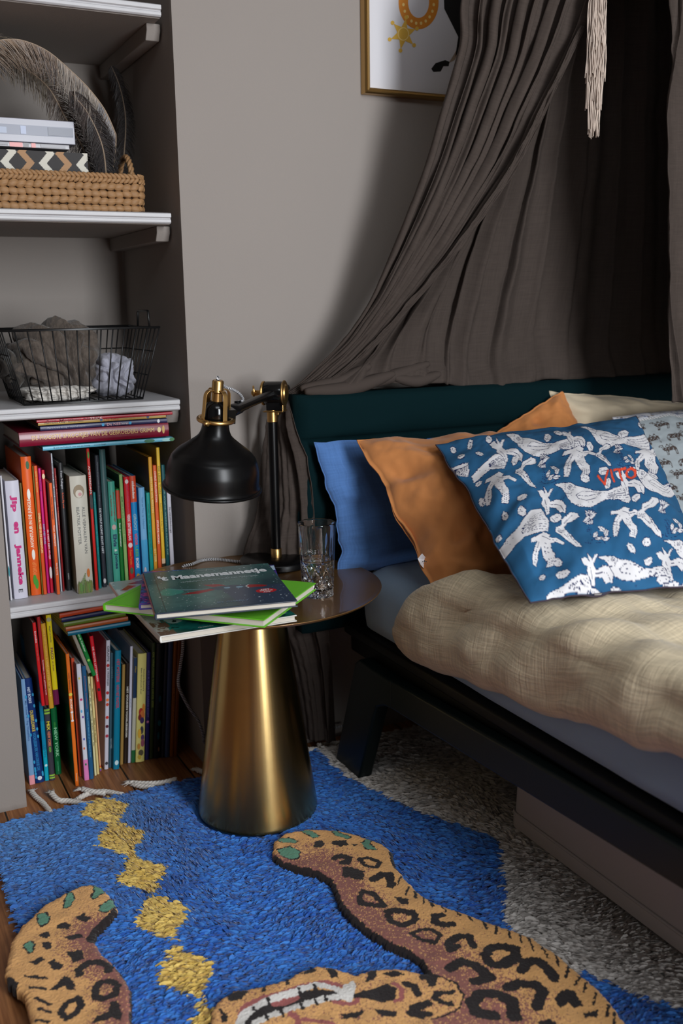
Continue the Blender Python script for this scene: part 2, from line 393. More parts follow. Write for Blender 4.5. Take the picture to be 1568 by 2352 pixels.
# duvet: hem hangs over the near side, rolled edge towards the pillows
def cloth_cross(name, col, rough=.9, f=300., strength=.9, dist=.0012, lo=.82, big=.5, bs=18, bd=.004, uv=True, sheen=.2):
    """gauze: crinkled grid of threads as bump plus slight colour change in the weave"""
    m = mat(name, col, rough, sheen=sheen, spec=.2); nt = m.node_tree; L = nt.links; b = nt.nodes['Principled BSDF']
    tc = nt.nodes.new('ShaderNodeTexCoord'); h = None
    for s in (((f, f*.05, 0), (f*.05, f*.9, 0)) if uv else ((f, f*.045, f*.3), (f*.045, f, f*.3))):
        mp = nt.nodes.new('ShaderNodeMapping'); mp.inputs['Scale'].default_value = s; L.new(tc.outputs['UV' if uv else 'Object'], mp.inputs[0])
        n = nt.nodes.new('ShaderNodeTexNoise'); n.inputs['Scale'].default_value = 1; n.inputs['Detail'].default_value = 3; L.new(mp.outputs[0], n.inputs['Vector'])
        if h is None: h = n
        else:
            a = nt.nodes.new('ShaderNodeMath'); a.operation = 'ADD'; L.new(h.outputs['Fac'], a.inputs[0]); L.new(n.outputs['Fac'], a.inputs[1]); h = a
    mr = nt.nodes.new('ShaderNodeMapRange'); mr.inputs[1].default_value = .75; mr.inputs[2].default_value = 1.25; mr.inputs[3].default_value = lo; mr.inputs[4].default_value = 1.08; L.new(h.outputs[0], mr.inputs[0])
    mx = nt.nodes.new('ShaderNodeMix'); mx.data_type = 'RGBA'; mx.blend_type = 'MULTIPLY'; mx.inputs[0].default_value = 1; mx.inputs[6].default_value = (*col, 1)
    cb = nt.nodes.new('ShaderNodeCombineColor'); [L.new(mr.outputs[0], cb.inputs[i]) for i in range(3)]; L.new(cb.outputs[0], mx.inputs[7]); L.new(mx.outputs[2], b.inputs['Base Color'])
    n2 = nt.nodes.new('ShaderNodeTexNoise'); n2.inputs['Scale'].default_value = bs; n2.inputs['Detail'].default_value = 3; L.new(tc.outputs['Object'], n2.inputs['Vector'])
    b2 = nt.nodes.new('ShaderNodeBump'); b2.inputs['Strength'].default_value = big; b2.inputs['Distance'].default_value = bd; L.new(n2.outputs['Fac'], b2.inputs['Height'])
    bp = nt.nodes.new('ShaderNodeBump'); bp.inputs['Strength'].default_value = strength; bp.inputs['Distance'].default_value = dist; L.new(h.outputs[0], bp.inputs['Height']); L.new(b2.outputs[0], bp.inputs['Normal']); L.new(bp.outputs[0], b.inputs['Normal'])
    return m
SAND = cloth_cross('sand_muslin', C(206, 190, 160, 1.08), f=300, strength=.9, dist=.0012, lo=.74, big=.5, bs=16, bd=.005)
def duvet():
    ny, ns = 170, 150; P = np.zeros((ny, ns, 3)); UVd = np.zeros((ny, ns, 2))
    for j in range(ny):
        t = j/(ny-1)
        for i in range(ns):
            s = i/(ns-1)*1.25                      # metres from the hem, up the side and across the top
            ye = np.interp(s, [0, .05, .12, .19, .26, .36, .6, 1.3], [1.70, 1.705, 1.66, 1.56, 1.49, 1.44, 1.50, 1.58])
            y = ye-t*(ye-(-.3))
            hz = np.interp(y, [.5, .95, 1.2, 1.5, 1.7], [.475, .470, .432, .395, .372])+.006*fbm(y*9, 0, 31)
            top = .565+.012*np.interp(y, [0, 1.2, 1.6], [1.5, 1, 0])
            side = top-hz-.03
            if s < side: X = .972+.012*sin(pi*s/side)*-1-.012*(1-s/side)*0; z = hz+s
            else:
                a = (s-side)
                R = .05
                if a < R*pi/2: X = .972+R*(1-cos(a/R)); z = top-.03+.03*sin(a/R)
                else: X = .972+R+(a-R*pi/2); z = top
            # soft folds
            wv = .012*fbm(y*5+s*5, s*9-y*1.5, 41, 4)+.006*sin(y*31+s*23+2.5*vnoise(y*4, s*4, 8))*exp(-((s-.15)/.14)**2)+.003*fbm(y*16+s*10, s*26-y*4, 45, 2)
            k_ = min(1, max(0, (s-side+.06)/.14)); k_ = k_*k_*(3-2*k_); X -= wv*(1-.8*k_); z += wv*(.2+.9*k_)
            # rolled head edge
            d = (ye-y)
            if d < .05:
                q = 1-sqrt(max(0, 1-(1-d/.05)**2)); 
                z -= q*.045*k_; X += q*.016*(1-k_)
            if s < .03: X += .014*(1-s/.03)**2
            P[j, i] = (X, y, z); UVd[j, i] = (y, s)
    return rawmesh('duvet', P.reshape(-1, 3), gridfaces(ny, ns), SAND, uv=UVd)
dv = duvet(); tag(dv, 'sand coloured crinkled muslin duvet hanging over the bed side', 'duvet')
so = dv.modifiers.new('solid', 'SOLIDIFY'); so.thickness = .012; so.offset = -1

# ------------------------------------------------------------------ pillows
def pillow(name, cn, T, m, label, seed=1, wr=.006, nf=90, group='pillows on the bed', cols=None, ear=.055, back=None, dimples=(), cat='pillow', fac=1.0, res=None):
    TL, TR, BR, BL = [np.array(c, float) for c in cn]
    nu = nv = nf
    if res: nu, nv = res
    V, U = np.meshgrid(np.linspace(-1, 1, nv), np.linspace(-1, 1, nu), indexing='ij')
    # pull the edges in between the corners
    Us = U*(1-ear*(1-V*V)); Vs = V*(1-ear*(1-U*U))
    a = (Us+1)/2; b_ = (Vs+1)/2
    P = ((1-a)*(1-b_))[..., None]*TL+(a*(1-b_))[..., None]*TR+(a*b_)[..., None]*BR+((1-a)*b_)[..., None]*BL
    n = np.cross(TR-TL, BL-TL); n /= np.linalg.norm(n)
    if n.dot(CAMP-TL) < 0: n = -n
    ex = (TR-TL)/np.linalg.norm(TR-TL); ey = (BL-TL)/np.linalg.norm(BL-TL)
    prof = ((1-U**4)*(1-V**4))**.62*(.62+.38*(1-U*U)*(1-V*V))
    edge = np.minimum(1-np.abs(U), 1-np.abs(V))
    w1 = fbm(U*2.3+seed, V*2.3, seed, 4); radial = np.sin(np.arctan2(V, U)*14+3*vnoise(U*2, V*2, seed+5))
    disp = wr*w1*np.clip(edge*8, 0, 1)+wr*.75*radial*np.clip(edge*10, 0, 1)*np.exp(-edge*5)
    H = T*prof+disp
    for (du, dvv, dr, dd) in dimples: H = H-dd*np.exp(-(((U-du)**2+(V-dvv)**2)/dr**2))
    jx = .007*fbm(V*3, U*.7, seed+2)*np.clip(1.3-edge, 0, 1); jy = .007*fbm(U*3, V*.7, seed+3)
    Fp = P+n*(H[..., None]*fac)+ex*jx[..., None]+ey*jy[..., None]
    Bp = P-n*(T*prof*.8)[..., None]+ex*jx[..., None]+ey*jy[..., None]
    VV = np.concatenate([Fp.reshape(-1, 3), Bp.reshape(-1, 3)]); gf = gridfaces(nv, nu)
    FF = np.concatenate([gf, gf[:, ::-1]+nu*nv])
    # stitch the rim
    def rim(idx):
        idx = np.array(idx); return np.stack([idx[:-1], idx[1:], idx[1:]+nu*nv, idx[:-1]+nu*nv], -1)
    top = [i for i in range(nu)]; bot = [(nv-1)*nu+i for i in range(nu)]; lf = [j*nu for j in range(nv)]; rt = [j*nu+nu-1 for j in range(nv)]
    FF = np.concatenate([FF, rim(top)[:, ::-1], rim(bot), rim(lf), rim(rt)[:, ::-1]])
    r = empty(name, tuple(BL), label, cat, group)
    VV = VV-BL
    cc = None
    if cols is not None:
        cf = cols((U+1)/2, (V+1)/2).reshape(-1, 3); cb = np.tile(back if back is not None else cf.mean(0), (nu*nv, 1)); cc = np.concatenate([cf, cb])
    uvp = np.stack([(U+1)/2*np.linalg.norm(TR-TL), (V+1)/2*np.linalg.norm(BL-TL)], -1).reshape(-1, 2)
    o = rawmesh('pillowcase', VV, FF, m, r, cols=cc, uv=np.concatenate([uvp, uvp]))
    ring = [VV[i] for i in top]+[VV[i] for i in rt[1:]]+[VV[i] for i in bot[::-1][1:]]+[VV[i] for i in lf[::-1][1:-1]]
    s = MB(); s.tube(ring[::2], .0016, 5, closed=True)
    return r, s, (Fp, H)
BLU = cloth_cross('blue_muslin', C(78, 116, 172, .95), f=260, strength=.7, lo=.9, dist=.001)
ORA = mat('rust_cotton', C(190, 122, 66, .95), .85, bump=.35, bscale=26, bdist=.004, sheen=.15)
ECR = mat('ecru_cotton', C(192, 176, 150, 1.0), .85, bump=.3, bscale=30, bdist=.004, sheen=.15)
r, s, _ = pillow('pillow', (py(722, 1014, 1.955), py(722, 1014, 1.955)+np.array([.62, -.02, -.02]), py(781, 1325, 1.90)+np.array([.60, -.02, .0]), py(781, 1320, 1.90)), .052, BLU,
   'cobalt blue muslin pillow nearest the glass, leaning on the headboard', 3, wr=.006)
s.build('seam', BLU, r, smooth=True)
r, s, _ = pillow('pillow', (py(1045, 1040, 1.97), py(1290, 900, 1.955), py(1410, 1110, 1.88), py(1180, 1240, 1.88)), .045, ORA,
   'rust orange pillow tipped on its corner behind the printed blue pillow', 9, wr=.009, dimples=((-.1, -.75, .18, .03), (.35, -.8, .12, .02)))
s.build('seam', ORA, r, smooth=True)
r, s, _ = pillow('pillow', (py(1262, 900, 1.975), py(1700, 925, 1.95), py(1720, 1130, 1.9), py(1290, 1150, 1.9)), .05, ECR,
   'ecru cotton pillow at the right, behind the tipped orange pillow', 12, wr=.009)
s.build('seam', ECR, r, smooth=True)
r, s, _ = pillow('pillow', (py(822, 1012, 1.88), py(1230, 990, 1.80), py(1330, 1300, 1.50), py(1005, 1368, 1.57)), .090, ORA,
   'rust orange pillow with a white care label, between the blue pillows', 5, wr=.010, ear=.03, dimples=((-.75, -.35, .14, .018), (-.6, .55, .10, .014), (-.95, .25, .22, .02)))
s.build('seam', ORA, r, smooth=True)
ORANGE = r
# ------------------------------------------------------------------ side table
def brass_mat(name, col, rough, aniso=.0, var=.25, dark=.5):
    m = mat(name, col, rough, metal=1., var=var, vscale=7, bump=.03, bscale=500, bdist=.0003, stretch=(1, 1, 8), aniso=aniso)
    return m
BRASS = brass_mat('brushed_brass', C(196, 168, 112, 1.0), .27, aniso=.7, var=.06)
BRASS_TOP = mat('dark_brass_top', C(134, 98, 56, 1.0), .34, metal=.6, var=.15, vscale=9, bump=.05, bscale=12, bdist=.0008, coat=.5)
GOLD = mat('satin_brass', C(194, 156, 98, 1.0), .34, metal=1.)
TZ = .508
tb = empty('side_table', (.717, 1.865, .015), 'round brass side table on a tall cone foot, standing on the blue rug', 'table')
BRASS.node_tree.nodes['Principled BSDF'].inputs['Anisotropic Rotation'].default_value = .25
_t = BRASS.node_tree.nodes.new('ShaderNodeTangent'); _t.direction_type = 'RADIAL'; _t.axis = 'Z'; BRASS.node_tree.links.new(_t.outputs[0], BRASS.node_tree.nodes['Principled BSDF'].inputs['Tangent'])
b = MB(); b.lathe([(0, 0), (.126, 0), (.1285, .003), (.1283, .008), (.0625, .482), (.062, .486), (0, .486)], 96); b.build('cone_base', BRASS, tb, smooth=True, label='brushed brass cone foot').modifiers.new('es', 'EDGE_SPLIT').split_angle = radians(50)
b = MB(); b.lathe([(0, .4865), (.255, .4865), (.266, .4885), (.2705, .4932), (.2712, .4945), (.2700, .4948), (.2655, .4934), (.258, .493), (0, .493)], 128); b.build('table_top', BRASS_TOP, tb, smooth=True, label='dark brass disc with a fine raised rim')

# ------------------------------------------------------------------ lamp
BLKP = mat('black_powder_coat', C(8, 8, 9, .8), .31, spec=.30)
BLKG = mat('black_gloss', C(10, 10, 11, 1.0), .12, spec=.5)
CORDW = mat('cord_white', C(205, 205, 208), .9); CORDB = mat('cord_black', C(12, 12, 14), .9)
LB = Vector((.836, 2.008, TZ+.001))
lamp = empty('desk_lamp', LB, 'black work lamp with brass fittings and a dome shade, on the side table', 'lamp')
LV = lambda p: Vector(tuple(map(float, p)))-LB
b = MB(); b.lathe([(0, 0), (.078, 0), (.0815, .002), (.0815, .013), (.079, .016), (.012, .0175), (0, .0175)], 64); b.build('base', BLKP, lamp, smooth=True).modifiers.new('es', 'EDGE_SPLIT').split_angle = radians(50)
b = MB(); b.lathe([(.0122, .0165), (.0122, .036), (.0112, .037)], 24); o = b.build('lower_collar', GOLD, lamp, smooth=True)
ztop = .848-LB.z
b = MB(); b.lathe([(.0106, .036), (.0106, ztop-.014)], 24); b.build('pole', BLKP, lamp, smooth=True)
b = MB(); b.lathe([(0, ztop-.018), (.0116, ztop-.018), (.0116, ztop+.014), (0, ztop+.014)], 24)
PV = LV(py(629, 903, 2.008))                      # pivot
S = LV(py(531, 944, 1.762)); AD = (PV-S).normalized(); H_ = Vector((AD.x, AD.y, 0)).normalized(); SD = Vector((H_.y, -H_.x, 0))  # sideways, towards the camera right
def frame(o, zax, xax=None):
    z = zax.normalized(); x = (xax or Vector((0, 0, 1))); x = (x-z*x.dot(z)).normalized(); y = z.cross(x)
    M = Matrix.Identity(4)
    for i in range(3): M[i][0], M[i][1], M[i][2], M[i][3] = x[i], y[i], z[i], o[i]
    return M
FM = frame(PV, SD)
b.box((-.040, -.020, -.021), (-.037, .020, .024), FM)
b.box((-.040, -.014, .021), (-.010, .014, .0235), FM)
b.box((-.047, -.012, -.012), (-.040, .012, .012), FM)
b.build('upper_collar', GOLD, lamp, bevel=.0015)
b = MB(); b.lathe([(0, -.020), (.024, -.020), (.0255, -.017), (.0255, .018), (.024, .021), (0, .021)], 40, FM); b.box((-.036, -.016, -.014), (-.01, .016, .016), FM); b.build('pivot_housing', BLKG, lamp, smooth=True).modifiers.new('es', 'EDGE_SPLIT').split_angle = radians(40)
b = MB(); b.lathe([(0, .0212), (.027, .0212), (.0285, .023), (.027, .025), (.019, .0255), (.017, .0285), (0, .0295)], 40, FM); b.build('pivot_disc', GOLD, lamp, smooth=True).modifiers.new('es', 'EDGE_SPLIT').split_angle = radians(40)
b = MB(); b.lathe([(0, -.0255), (.0255, -.0255), (.0265, -.023), (.0255, -.0205), (0, -.0205)], 32, FM)
b.lathe([(0, -.050), (.005, -.050), (.0065, -.047), (.0065, -.0255)], 20, FM)
K = PV-SD*.046; b.lathe([(0, -.002), (.012, -.002), (.0125, 0), (.012, .002), (0, .002)], 24, frame(K+Vector((0, 0, .004)), H_*.3+SD))
b.build('wing_knob', GOLD, lamp, smooth=True).modifiers.new('es', 'EDGE_SPLIT').split_angle = radians(40)
b = MB(); E_ = PV+AD*.105
b.tube([S-AD*.012, S, S+AD*.05, S+AD*.052, S+AD*.10, S+AD*.101, PV, PV+AD*.045, PV+AD*.046, E_], [.0085, .0125, .0115, .0098, .0092, .0085, .0085, .0085, .0105, .0098], 20)
b.build('arm', BLKP, lamp, smooth=True)
# shade: lathe around its own, slightly tipped axis
RC = LV(py(487, 1120, 1.755)); RG = LV(py(495.5, 966, 1.735)); AX = (RG-RC).normalized(); SM = frame(RC, AX, Vector((1, 0, 0)))
hh = (RG-RC).length
k = .97
prof = [(.0955, 0), (.0962, .002), (.0955, .0045), (.0925, .006), (.0905, .012), (.0895, .03), (.0875, .043), (.0815, .0595), (.0755, .067), (.0689, .0737), (.0585, .081), (.0477, .089), (.038, .0965), (.0315, .1035), (.0275, .112), (.0255, .121), (.0245, hh)]
prof = [(r*k, z*hh/.131 if z != hh else hh) for r, z in prof]
from mathutils import geometry
def smooth_prof(p, n=6):
    out = []
    for i in range(len(p)-1):
        a = Vector((*p[max(0, i-1)], 0)); b1 = Vector((*p[i], 0)); c = Vector((*p[i+1], 0)); d = Vector((*p[min(len(p)-1, i+2)], 0))
        for j in range(n):
            t = j/n; q = .5*((2*b1)+(c-a)*t+(2*a-5*b1+4*c-d)*t*t+(3*b1-a-3*c+d)*t**3); out.append((q.x, q.y))
    out.append(p[-1]); return out
sp = smooth_prof(prof); inner = [(r-.0015, z) for r, z in sp][::-1]
b = MB(); b.lathe(sp+[(r, z+.0002) for r, z in inner], 96, SM); b.build('lamp_shade', BLKP, lamp, smooth=True, label='matt black bell shaped shade')
b = MB(); N = 48
b.grid([[tuple(SM @ Vector(((.0315+.0042*cos(q))*cos(t), (.0315+.0042*cos(q))*sin(t), hh+.002+.0042*sin(q)))) for q in np.linspace(0, 2*pi, 13)[:-1]] for t in np.linspace(0, 2*pi, N+1)[:-1]], closeu=True, closev=True)
kn = SM @ Vector((.0335*cos(-2.35), .0335*sin(-2.35), hh+.002))
b.build('cage_ring', GOLD, lamp, smooth=True)
b = MB(); dv_ = (kn-(SM @ Vector((0, 0, hh)))).normalized(); b.lathe([(0, -.002), (.0045, -.002), (.0045, .003), (.006, .0035), (.006, .007), (.0035, .0085), (.003, .011), (0, .012)], 20, frame(kn, dv_)); b.build('screw', GOLD, lamp, smooth=True)
b = MB(); b.lathe([(0, hh-.004), (.021, hh-.004), (.023, hh+.004), (.0235, hh+.012), (.022, hh+.024), (.018, hh+.032), (.011, hh+.037), (0, hh+.039)], 40, SM); b.box((.015, -.012, hh-.004), (.034, .014, hh+.022), SM); b.build('socket', BLKG, lamp, smooth=True).modifiers.new('es', 'EDGE_SPLIT').split_angle = radians(50)
b = MB(); b.lathe([(.013, hh+.034), (.0105, hh+.036), (.0100, hh+.052), (.0118, hh+.054), (.0118, hh+.056), (.0105, hh+.058), (.0105, hh+.073), (.009, hh+.075), (0, hh+.075)], 28, SM); b.build('neck', GOLD, lamp, smooth=True).modifiers.new('es', 'EDGE_SPLIT').split_angle = radians(40)
for a in (-1.32, 0.25, 1.82, 3.39):
    b = MB(); c_, s_ = cos(a), sin(a); path = [(.0295, hh), (.0275, hh+.02), (.0262, hh+.046), (.0235, hh+.0535), (.018, hh+.0575), (.010, hh+.0575)]
    path = smooth_prof(path, 3); P = []
    for (r_, z_) in path:
        row = []
        for (dr, dw) in ((.0009, -.0045), (.0009, .0045), (-.0009, .0045), (-.0009, -.0045)):
            R2 = r_+dr*(1 if z_ < hh+.05 else .2); zz = z_+dr*(0 if z_ < hh+.05 else 1)
            row.append(tuple(SM @ Vector((R2*c_-dw*s_, R2*s_+dw*c_, zz))))
        P.append(row)
    b.grid(P, closeu=True); b.build('cage_strap', GOLD, lamp, bevel=.0004)
def bez(pts, n=8):
    pts = [Vector(tuple(p)) for p in pts]; out = []
    for i in range(len(pts)-1):
        a = pts[max(0, i-1)]; b1 = pts[i]; c = pts[i+1]; d = pts[min(len(pts)-1, i+2)]
        for j in range(n):
            t = j/n; out.append(.5*((2*b1)+(c-a)*t+(2*a-5*b1+4*c-d)*t*t+(3*b1-a-3*c+d)*t**3))
    out.append(pts[-1]); return out
def braid(name, pts, r, parent, dens=.0011):
    pts = bez(pts, 14); L = sum((pts[i+1]-pts[i]).length for i in range(len(pts)-1)); n = int(L/dens)
    # resample evenly
    cum = [0]; [cum.append(cum[-1]+(pts[i+1]-pts[i]).length) for i in range(len(pts)-1)]
    X = np.array([tuple(p) for p in pts]); s = np.linspace(0, cum[-1], n)
    R = [np.interp(s, cum, X[:, i]) for i in range(3)]; b = MB(); b.tube(list(zip(*R)), r, 8, cap=False)
    for i in range(n-1):
        for q in range(8):
            zz = q if q < 4 else 8-q
            b.m[i*8+q] = 1 if ((i+zz) % 4) < 2 else 0
    return b.build(name, [CORDW, CORDB], parent, smooth=True)
top = SM @ Vector((0, 0, hh+.074))
braid('cord', [top, top+Vector((0, 0, .006)), LV(py(515, 887, 1.76)), LV(py(530, 893, 1.77)), LV(py(548, 903, 1.79)), LV(py(558, 918, 1.81)), S+AD*.045+Vector((0, 0, .012))], .0028, lamp)
b = MB(); q = S+AD*.045; b.box((-.012, -.004, .009), (.012, .004, .0145), frame(q, Vector((0, 0, 1)), AD)); b.build('cord_clip', BLKP, lamp, bevel=.001)
braid('power_cord', [LV((.775, 2.055, .5145)), LV(pz(545, 1290, .512)), LV(pz(500, 1285, .511)), LV(pz(465, 1287, .512)), LV(pz(440, 1296, .5125)), LV((.642, 2.094, .505)), LV((.628, 2.092, .46)), LV(py(420, 1470, 2.085)), LV(py(414, 1530, 2.09)), LV(py(410, 1573, 2.095)), LV(py(430, 1618, 2.10)), LV(py(455, 1655, 2.105)), LV(py(467, 1690, 2.11)), LV(py(470, 1705, 2.12)), LV((.72, 2.115, .06)), LV((.80, 2.10, .045)), LV((.93, 2.10, .04)), LV((1.05, 2.10, .04))], .0036, lamp)

# ------------------------------------------------------------------ cut glass tumbler half full of water
GL = mat('clear_glass', (1, 1, 1), .0, trans=1., ior=1.5)
WAT = mat('water', (1, 1, 1), .0, trans=1., ior=1.333)
gc = pz(730, 1366, TZ)
gl = empty('tumbler', (gc[0], gc[1], TZ+.0005), 'clear cut glass tumbler half full of water, on the brass table', 'glass')
def Rz(z): return .0315+.0062*z/.148
N = 192; rows = []
zs = np.concatenate([np.linspace(.0, .092, 93), np.linspace(.096, .1475, 14)])
for z in zs:
    row = []
    for k in range(N):
        t = 2*pi*k/N; r_ = Rz(z); dp = 0
        a = 9*t/(2*pi)
        fade = 1 if z < .052 else max(0, 1-(z-.052)/.02)
        if z > .003:
            g1 = abs(((a+z/.040) % 1)-.5); g2 = abs(((a-z/.040) % 1)-.5)
            dp += fade*(.0022*max(0, 1-g1/.17)+.0022*max(0, 1-g2/.17))
            g3 = abs(((2*a+z/.018) % 1)-.5); g4 = abs(((2*a-z/.018) % 1)-.5); f2 = max(0, 1-z/.034)
            dp += f2*(.0013*max(0, 1-g3/.25)+.0013*max(0, 1-g4/.25))
            g5 = abs((a % 1)-.5); wv = max(0, .22*(1-abs(z-.066)/.028)); 
            if wv > 0: dp += .0018*max(0, 1-g5/wv)
        # long shallow flutes above
        if z > .06: dp += .0005*(1-abs(cos(9*t/2*2)))*max(0, min(1, (z-.06)/.02))*max(0, min(1, (.140-z)/.02))
        rr_ = r_-dp
        row.append((rr_*cos(t), rr_*sin(t), z))
    rows.append(row)
rim = [(Rz(.148)-.0002, .1484), (Rz(.148)-.001, .149), (Rz(.148)-.0018, .1484)]
inn = [(Rz(.14)-.0024, .14)]+[(Rz(z)-.0026-.0012*max(0, 1-z/.08), z) for z in np.linspace(.13, .018, 24)]+[(.022, .0125), (.012, .0115), (.0005, .011)]
for r_, z in rim+inn: rows.append([(r_*cos(2*pi*k/N), r_*sin(2*pi*k/N), z) for k in range(N)])
b = MB(); b.grid(rows, closeu=True)
n0 = b.n; b.f.append(tuple(n0-N+k for k in range(N))); b.m.append(0)
# star cut underside
c0 = b.n; b.add([(0, 0, .0015)]+[((.026+.0)*cos(2*pi*k/N), .026*sin(2*pi*k/N), .0 if k % 8 < 4 else .0012) for k in range(N)], [(0, 1+(k+1) % N, 1+k) for k in range(N)])
b.f += [(k, (k+1) % N, c0+1+(k+1) % N, c0+1+k) for k in range(N)]; b.m += [0]*N
b.build('glass_body', GL, gl, smooth=True).modifiers.new('es', 'EDGE_SPLIT').split_angle = radians(18)
wl = .0755; ri = lambda z: Rz(z)-.0026-.0012*max(0, 1-z/.08)+.0003
wp = [(.0005, .0108), (.012, .0113), (.0222, .0122)]+[(ri(z), z) for z in np.linspace(.018, wl, 16)]+[(ri(wl)-.0008, wl-.0004), (ri(wl)-.003, wl-.0007), (.0005, wl-.0007)]
b = MB(); b.lathe(wp, 96); b.f.append(tuple(range(96))); b.m.append(0); b.f.append(tuple(b.n-96+k for k in range(96))); b.m.append(0)
b.build('water', WAT, gl, smooth=True, label='still water')
# ------------------------------------------------------------------ books
PAGES = mat('book_pages', C(205, 198, 186, 1.0), .9, bump=.6, bscale=3, bdist=.0008, stretch=(1, 1, 300))
def make_book(M, W, H, T, cover, label, group, face=None, texts=(), bands=(), blobs=(), cat='book', rough=.35, cover_cols=None, soft=False, emblem=None):
    """local frame: spine on the y axis at x=0, covers reach +x, thickness is z"""
    r = empty('book', (0, 0, 0), label, cat, group); r.matrix_world = M
    ct = .0009 if soft else .0024
    if T < .008: ct = min(ct, .0012)
    cm = paint(*cover, rough=rough)
    # spine, slightly rounded, and two boards
    b = MB(); n = 7; bulge = min(.003, T*.12)
    outer = [(-bulge*sin(pi*k/(n-1)), T*k/(n-1)) for k in range(n)]
    poly = outer+[(W, T), (W, T-ct), (ct*1.2, T-ct), (ct*1.2, ct), (W, ct), (W, 0)]
    vs = [(x, 0, z) for x, z in poly]+[(x, H, z) for x, z in poly]; N = len(poly)
    fs = [(i, (i+1) % N, N+(i+1) % N, N+i) for i in range(N)]
    # end caps as quads strips
    def cap(o):
        f = [(o+n, o+n+1, o+n+2, o+n-1), (o+n+5, o+n+4, o+n+3, o+0), tuple([o+k for k in range(n)]+[o+n+2, o+n+3])]
        return f
    fs += cap(0)+cap(N); b.add(vs, fs); b.m = [0]*len(b.f)
    mats = [cm]
    if face:
        mats.append(paint(*face, rough=rough)); 
        for i, (x, z) in enumerate(poly):
            if i in (n-1, N-1): b.m[i] = 1
    b.build('cover', mats, r, bevel=.0006, seg=1)
    i_ = 0 if soft else .003
    b = MB(); b.box((ct*1.2, i_, ct), (W-i_-.0003, H-i_-.0003, T-ct)); b.build('pages', PAGES, r)
    e = -bulge-.0004
    for (f0, f1, col) in bands:       # colour fields on the spine (f=0 at the foot)
        b = MB(); m2 = 5; e2 = .0003
        P = [[(-(bulge)*sin(pi*k/(m2-1))-e2, H*f, T*k/(m2-1)) for k in range(m2)] for f in (f0, f1)]
        b.grid(P); b.build('spine_band', paint(*col, rough=rough), r, smooth=True)
    for bi, bl in enumerate(blobs):    # small printed shapes: (f, across 0..1, ry, rz, colour)
        f, ac, ry, rz_, col = bl; b = MB(); K = 14
        b.add([(e-.0002-.00003*bi, H*f+ry*cos(2*pi*k/K), T*ac+rz_*sin(2*pi*k/K)) for k in range(K)], [tuple(range(K))]); b.build('spine_print', paint(*col), r)
    for tx in texts:                  # (text, f_top, f_bottom, letter height share, centre across, colour, downwards)
        s, ft, fb, hs, ac, col = tx[:6]; down = tx[6] if len(tx) > 6 else True
        bo = tx[7] if len(tx) > 7 else .02
        hgt = T*hs; L = (ft-fb)*H; m3 = paint(*col, rough=.5)
        if down: lettering('title', s, (e-.0003, H*ft, T*ac-hgt/2), (0, -1, 0), (0, 0, 1), L, hgt, m3, r, bo)
        else: lettering('title', s, (e-.0003, H*fb, T*ac+hgt/2), (0, 1, 0), (0, 0, -1), L, hgt, m3, r, bo)
    return r
def upright(zs, bl, tl, depth, cover, label, group, ymin=2.150, ymax=2.215, **kw):
    """bl=(xL,xR,y) foot of the spine, tl=(xL,xR,y) head of the spine in photo pixels"""
    p = pz((bl[0]+bl[1])/2, bl[2], zs); Y = min(max(p[1], ymin), ymax)
    z0 = zs+.0006
    a = py(bl[0], bl[2], Y); c = py(bl[1], bl[2], Y); T = (c[0]-a[0])-.0005
    t0 = py((tl[0]+tl[1])/2, tl[2], Y); X0 = (a[0]+c[0])/2
    dx, dz = t0[0]-X0, t0[2]-zs; H = hypot(dx, dz); ang = atan2(dx, dz)
    if abs(ang) < .035: ang = 0
    M = Matrix(((0, cos(0), 1, 0), (1, 0, 0, 0), (0, 1, 0, 0), (0, 0, 0, 1)))
    M = Matrix(((0, 0, 1, -T/2), (1, 0, 0, 0), (0, 1, 0, 0), (0, 0, 0, 1)))
    # lean about the foot, keeping the lower corner on the shelf
    Rm = Matrix.Rotation(ang, 4, 'Y'); lift = abs(sin(ang))*T/2
    MM = Matrix.Translation((X0, Y, z0+lift)) @ Rm @ M
    return make_book(MM, depth, H, T, cover, label, group, **kw)
G1 = 'upright books on the lowest niche shelf'; G2 = 'upright books on the niche floor'; Z1 = .455; Z2 = .0
W_ = (232, 230, 236)
U = upright
U(Z1, (24, 29, 1380), (2, 7, 1093), .21, (206, 205, 212), 'thin white book at the far left end of the upper book row', G1, blobs=((.24, .5, .012, .0015, (0, 130, 140)),))
U(Z1, (33, 65, 1375), (13, 47, 1104), .20, (205, 203, 216), 'thick white book with large magenta lettering on its spine', G1,
  texts=(('Jip', .88, .74, .50, .52, (196, 12, 112), True, .05), ('en', .66, .56, .34, .55, (196, 12, 112), True, .05), ('Janneke', .47, .12, .50, .55, (196, 12, 112), True, .05), ('E', .085, .055, .3, .5, (25, 25, 30), True, .0)), blobs=())
U(Z1, (65.5, 71, 1369), (43, 48, 1110), .20, (96, 78, 24), 'narrow olive book between the thick white and the tall orange book', G1)
U(Z1, (72, 96, 1367), (49, 74, 1049), .22, (226, 92, 26), 'tall broad orange book with white lettering and a green worm', G1,
  texts=(('AVONTUUR IN DE JUNGLE', .70, .35, .42, .5, (238, 226, 205), False, .02), ('POP-UP', .245, .155, .40, .5, (236, 140, 60), False, .01)),
  blobs=((.735, .5, .012, .0035, (240, 235, 225)), (.30, .5, .012, .0035, (240, 235, 225)), (.115, .45, .012, .004, (60, 150, 30)), (.085, .6, .012, .004, (60, 150, 30)), (.94, .6, .009, .0035, (20, 90, 45))))
U(Z1, (97, 100, 1367), (79, 82, 1071), .21, (112, 98, 28), 'very thin olive book beside the tall orange one', G1)
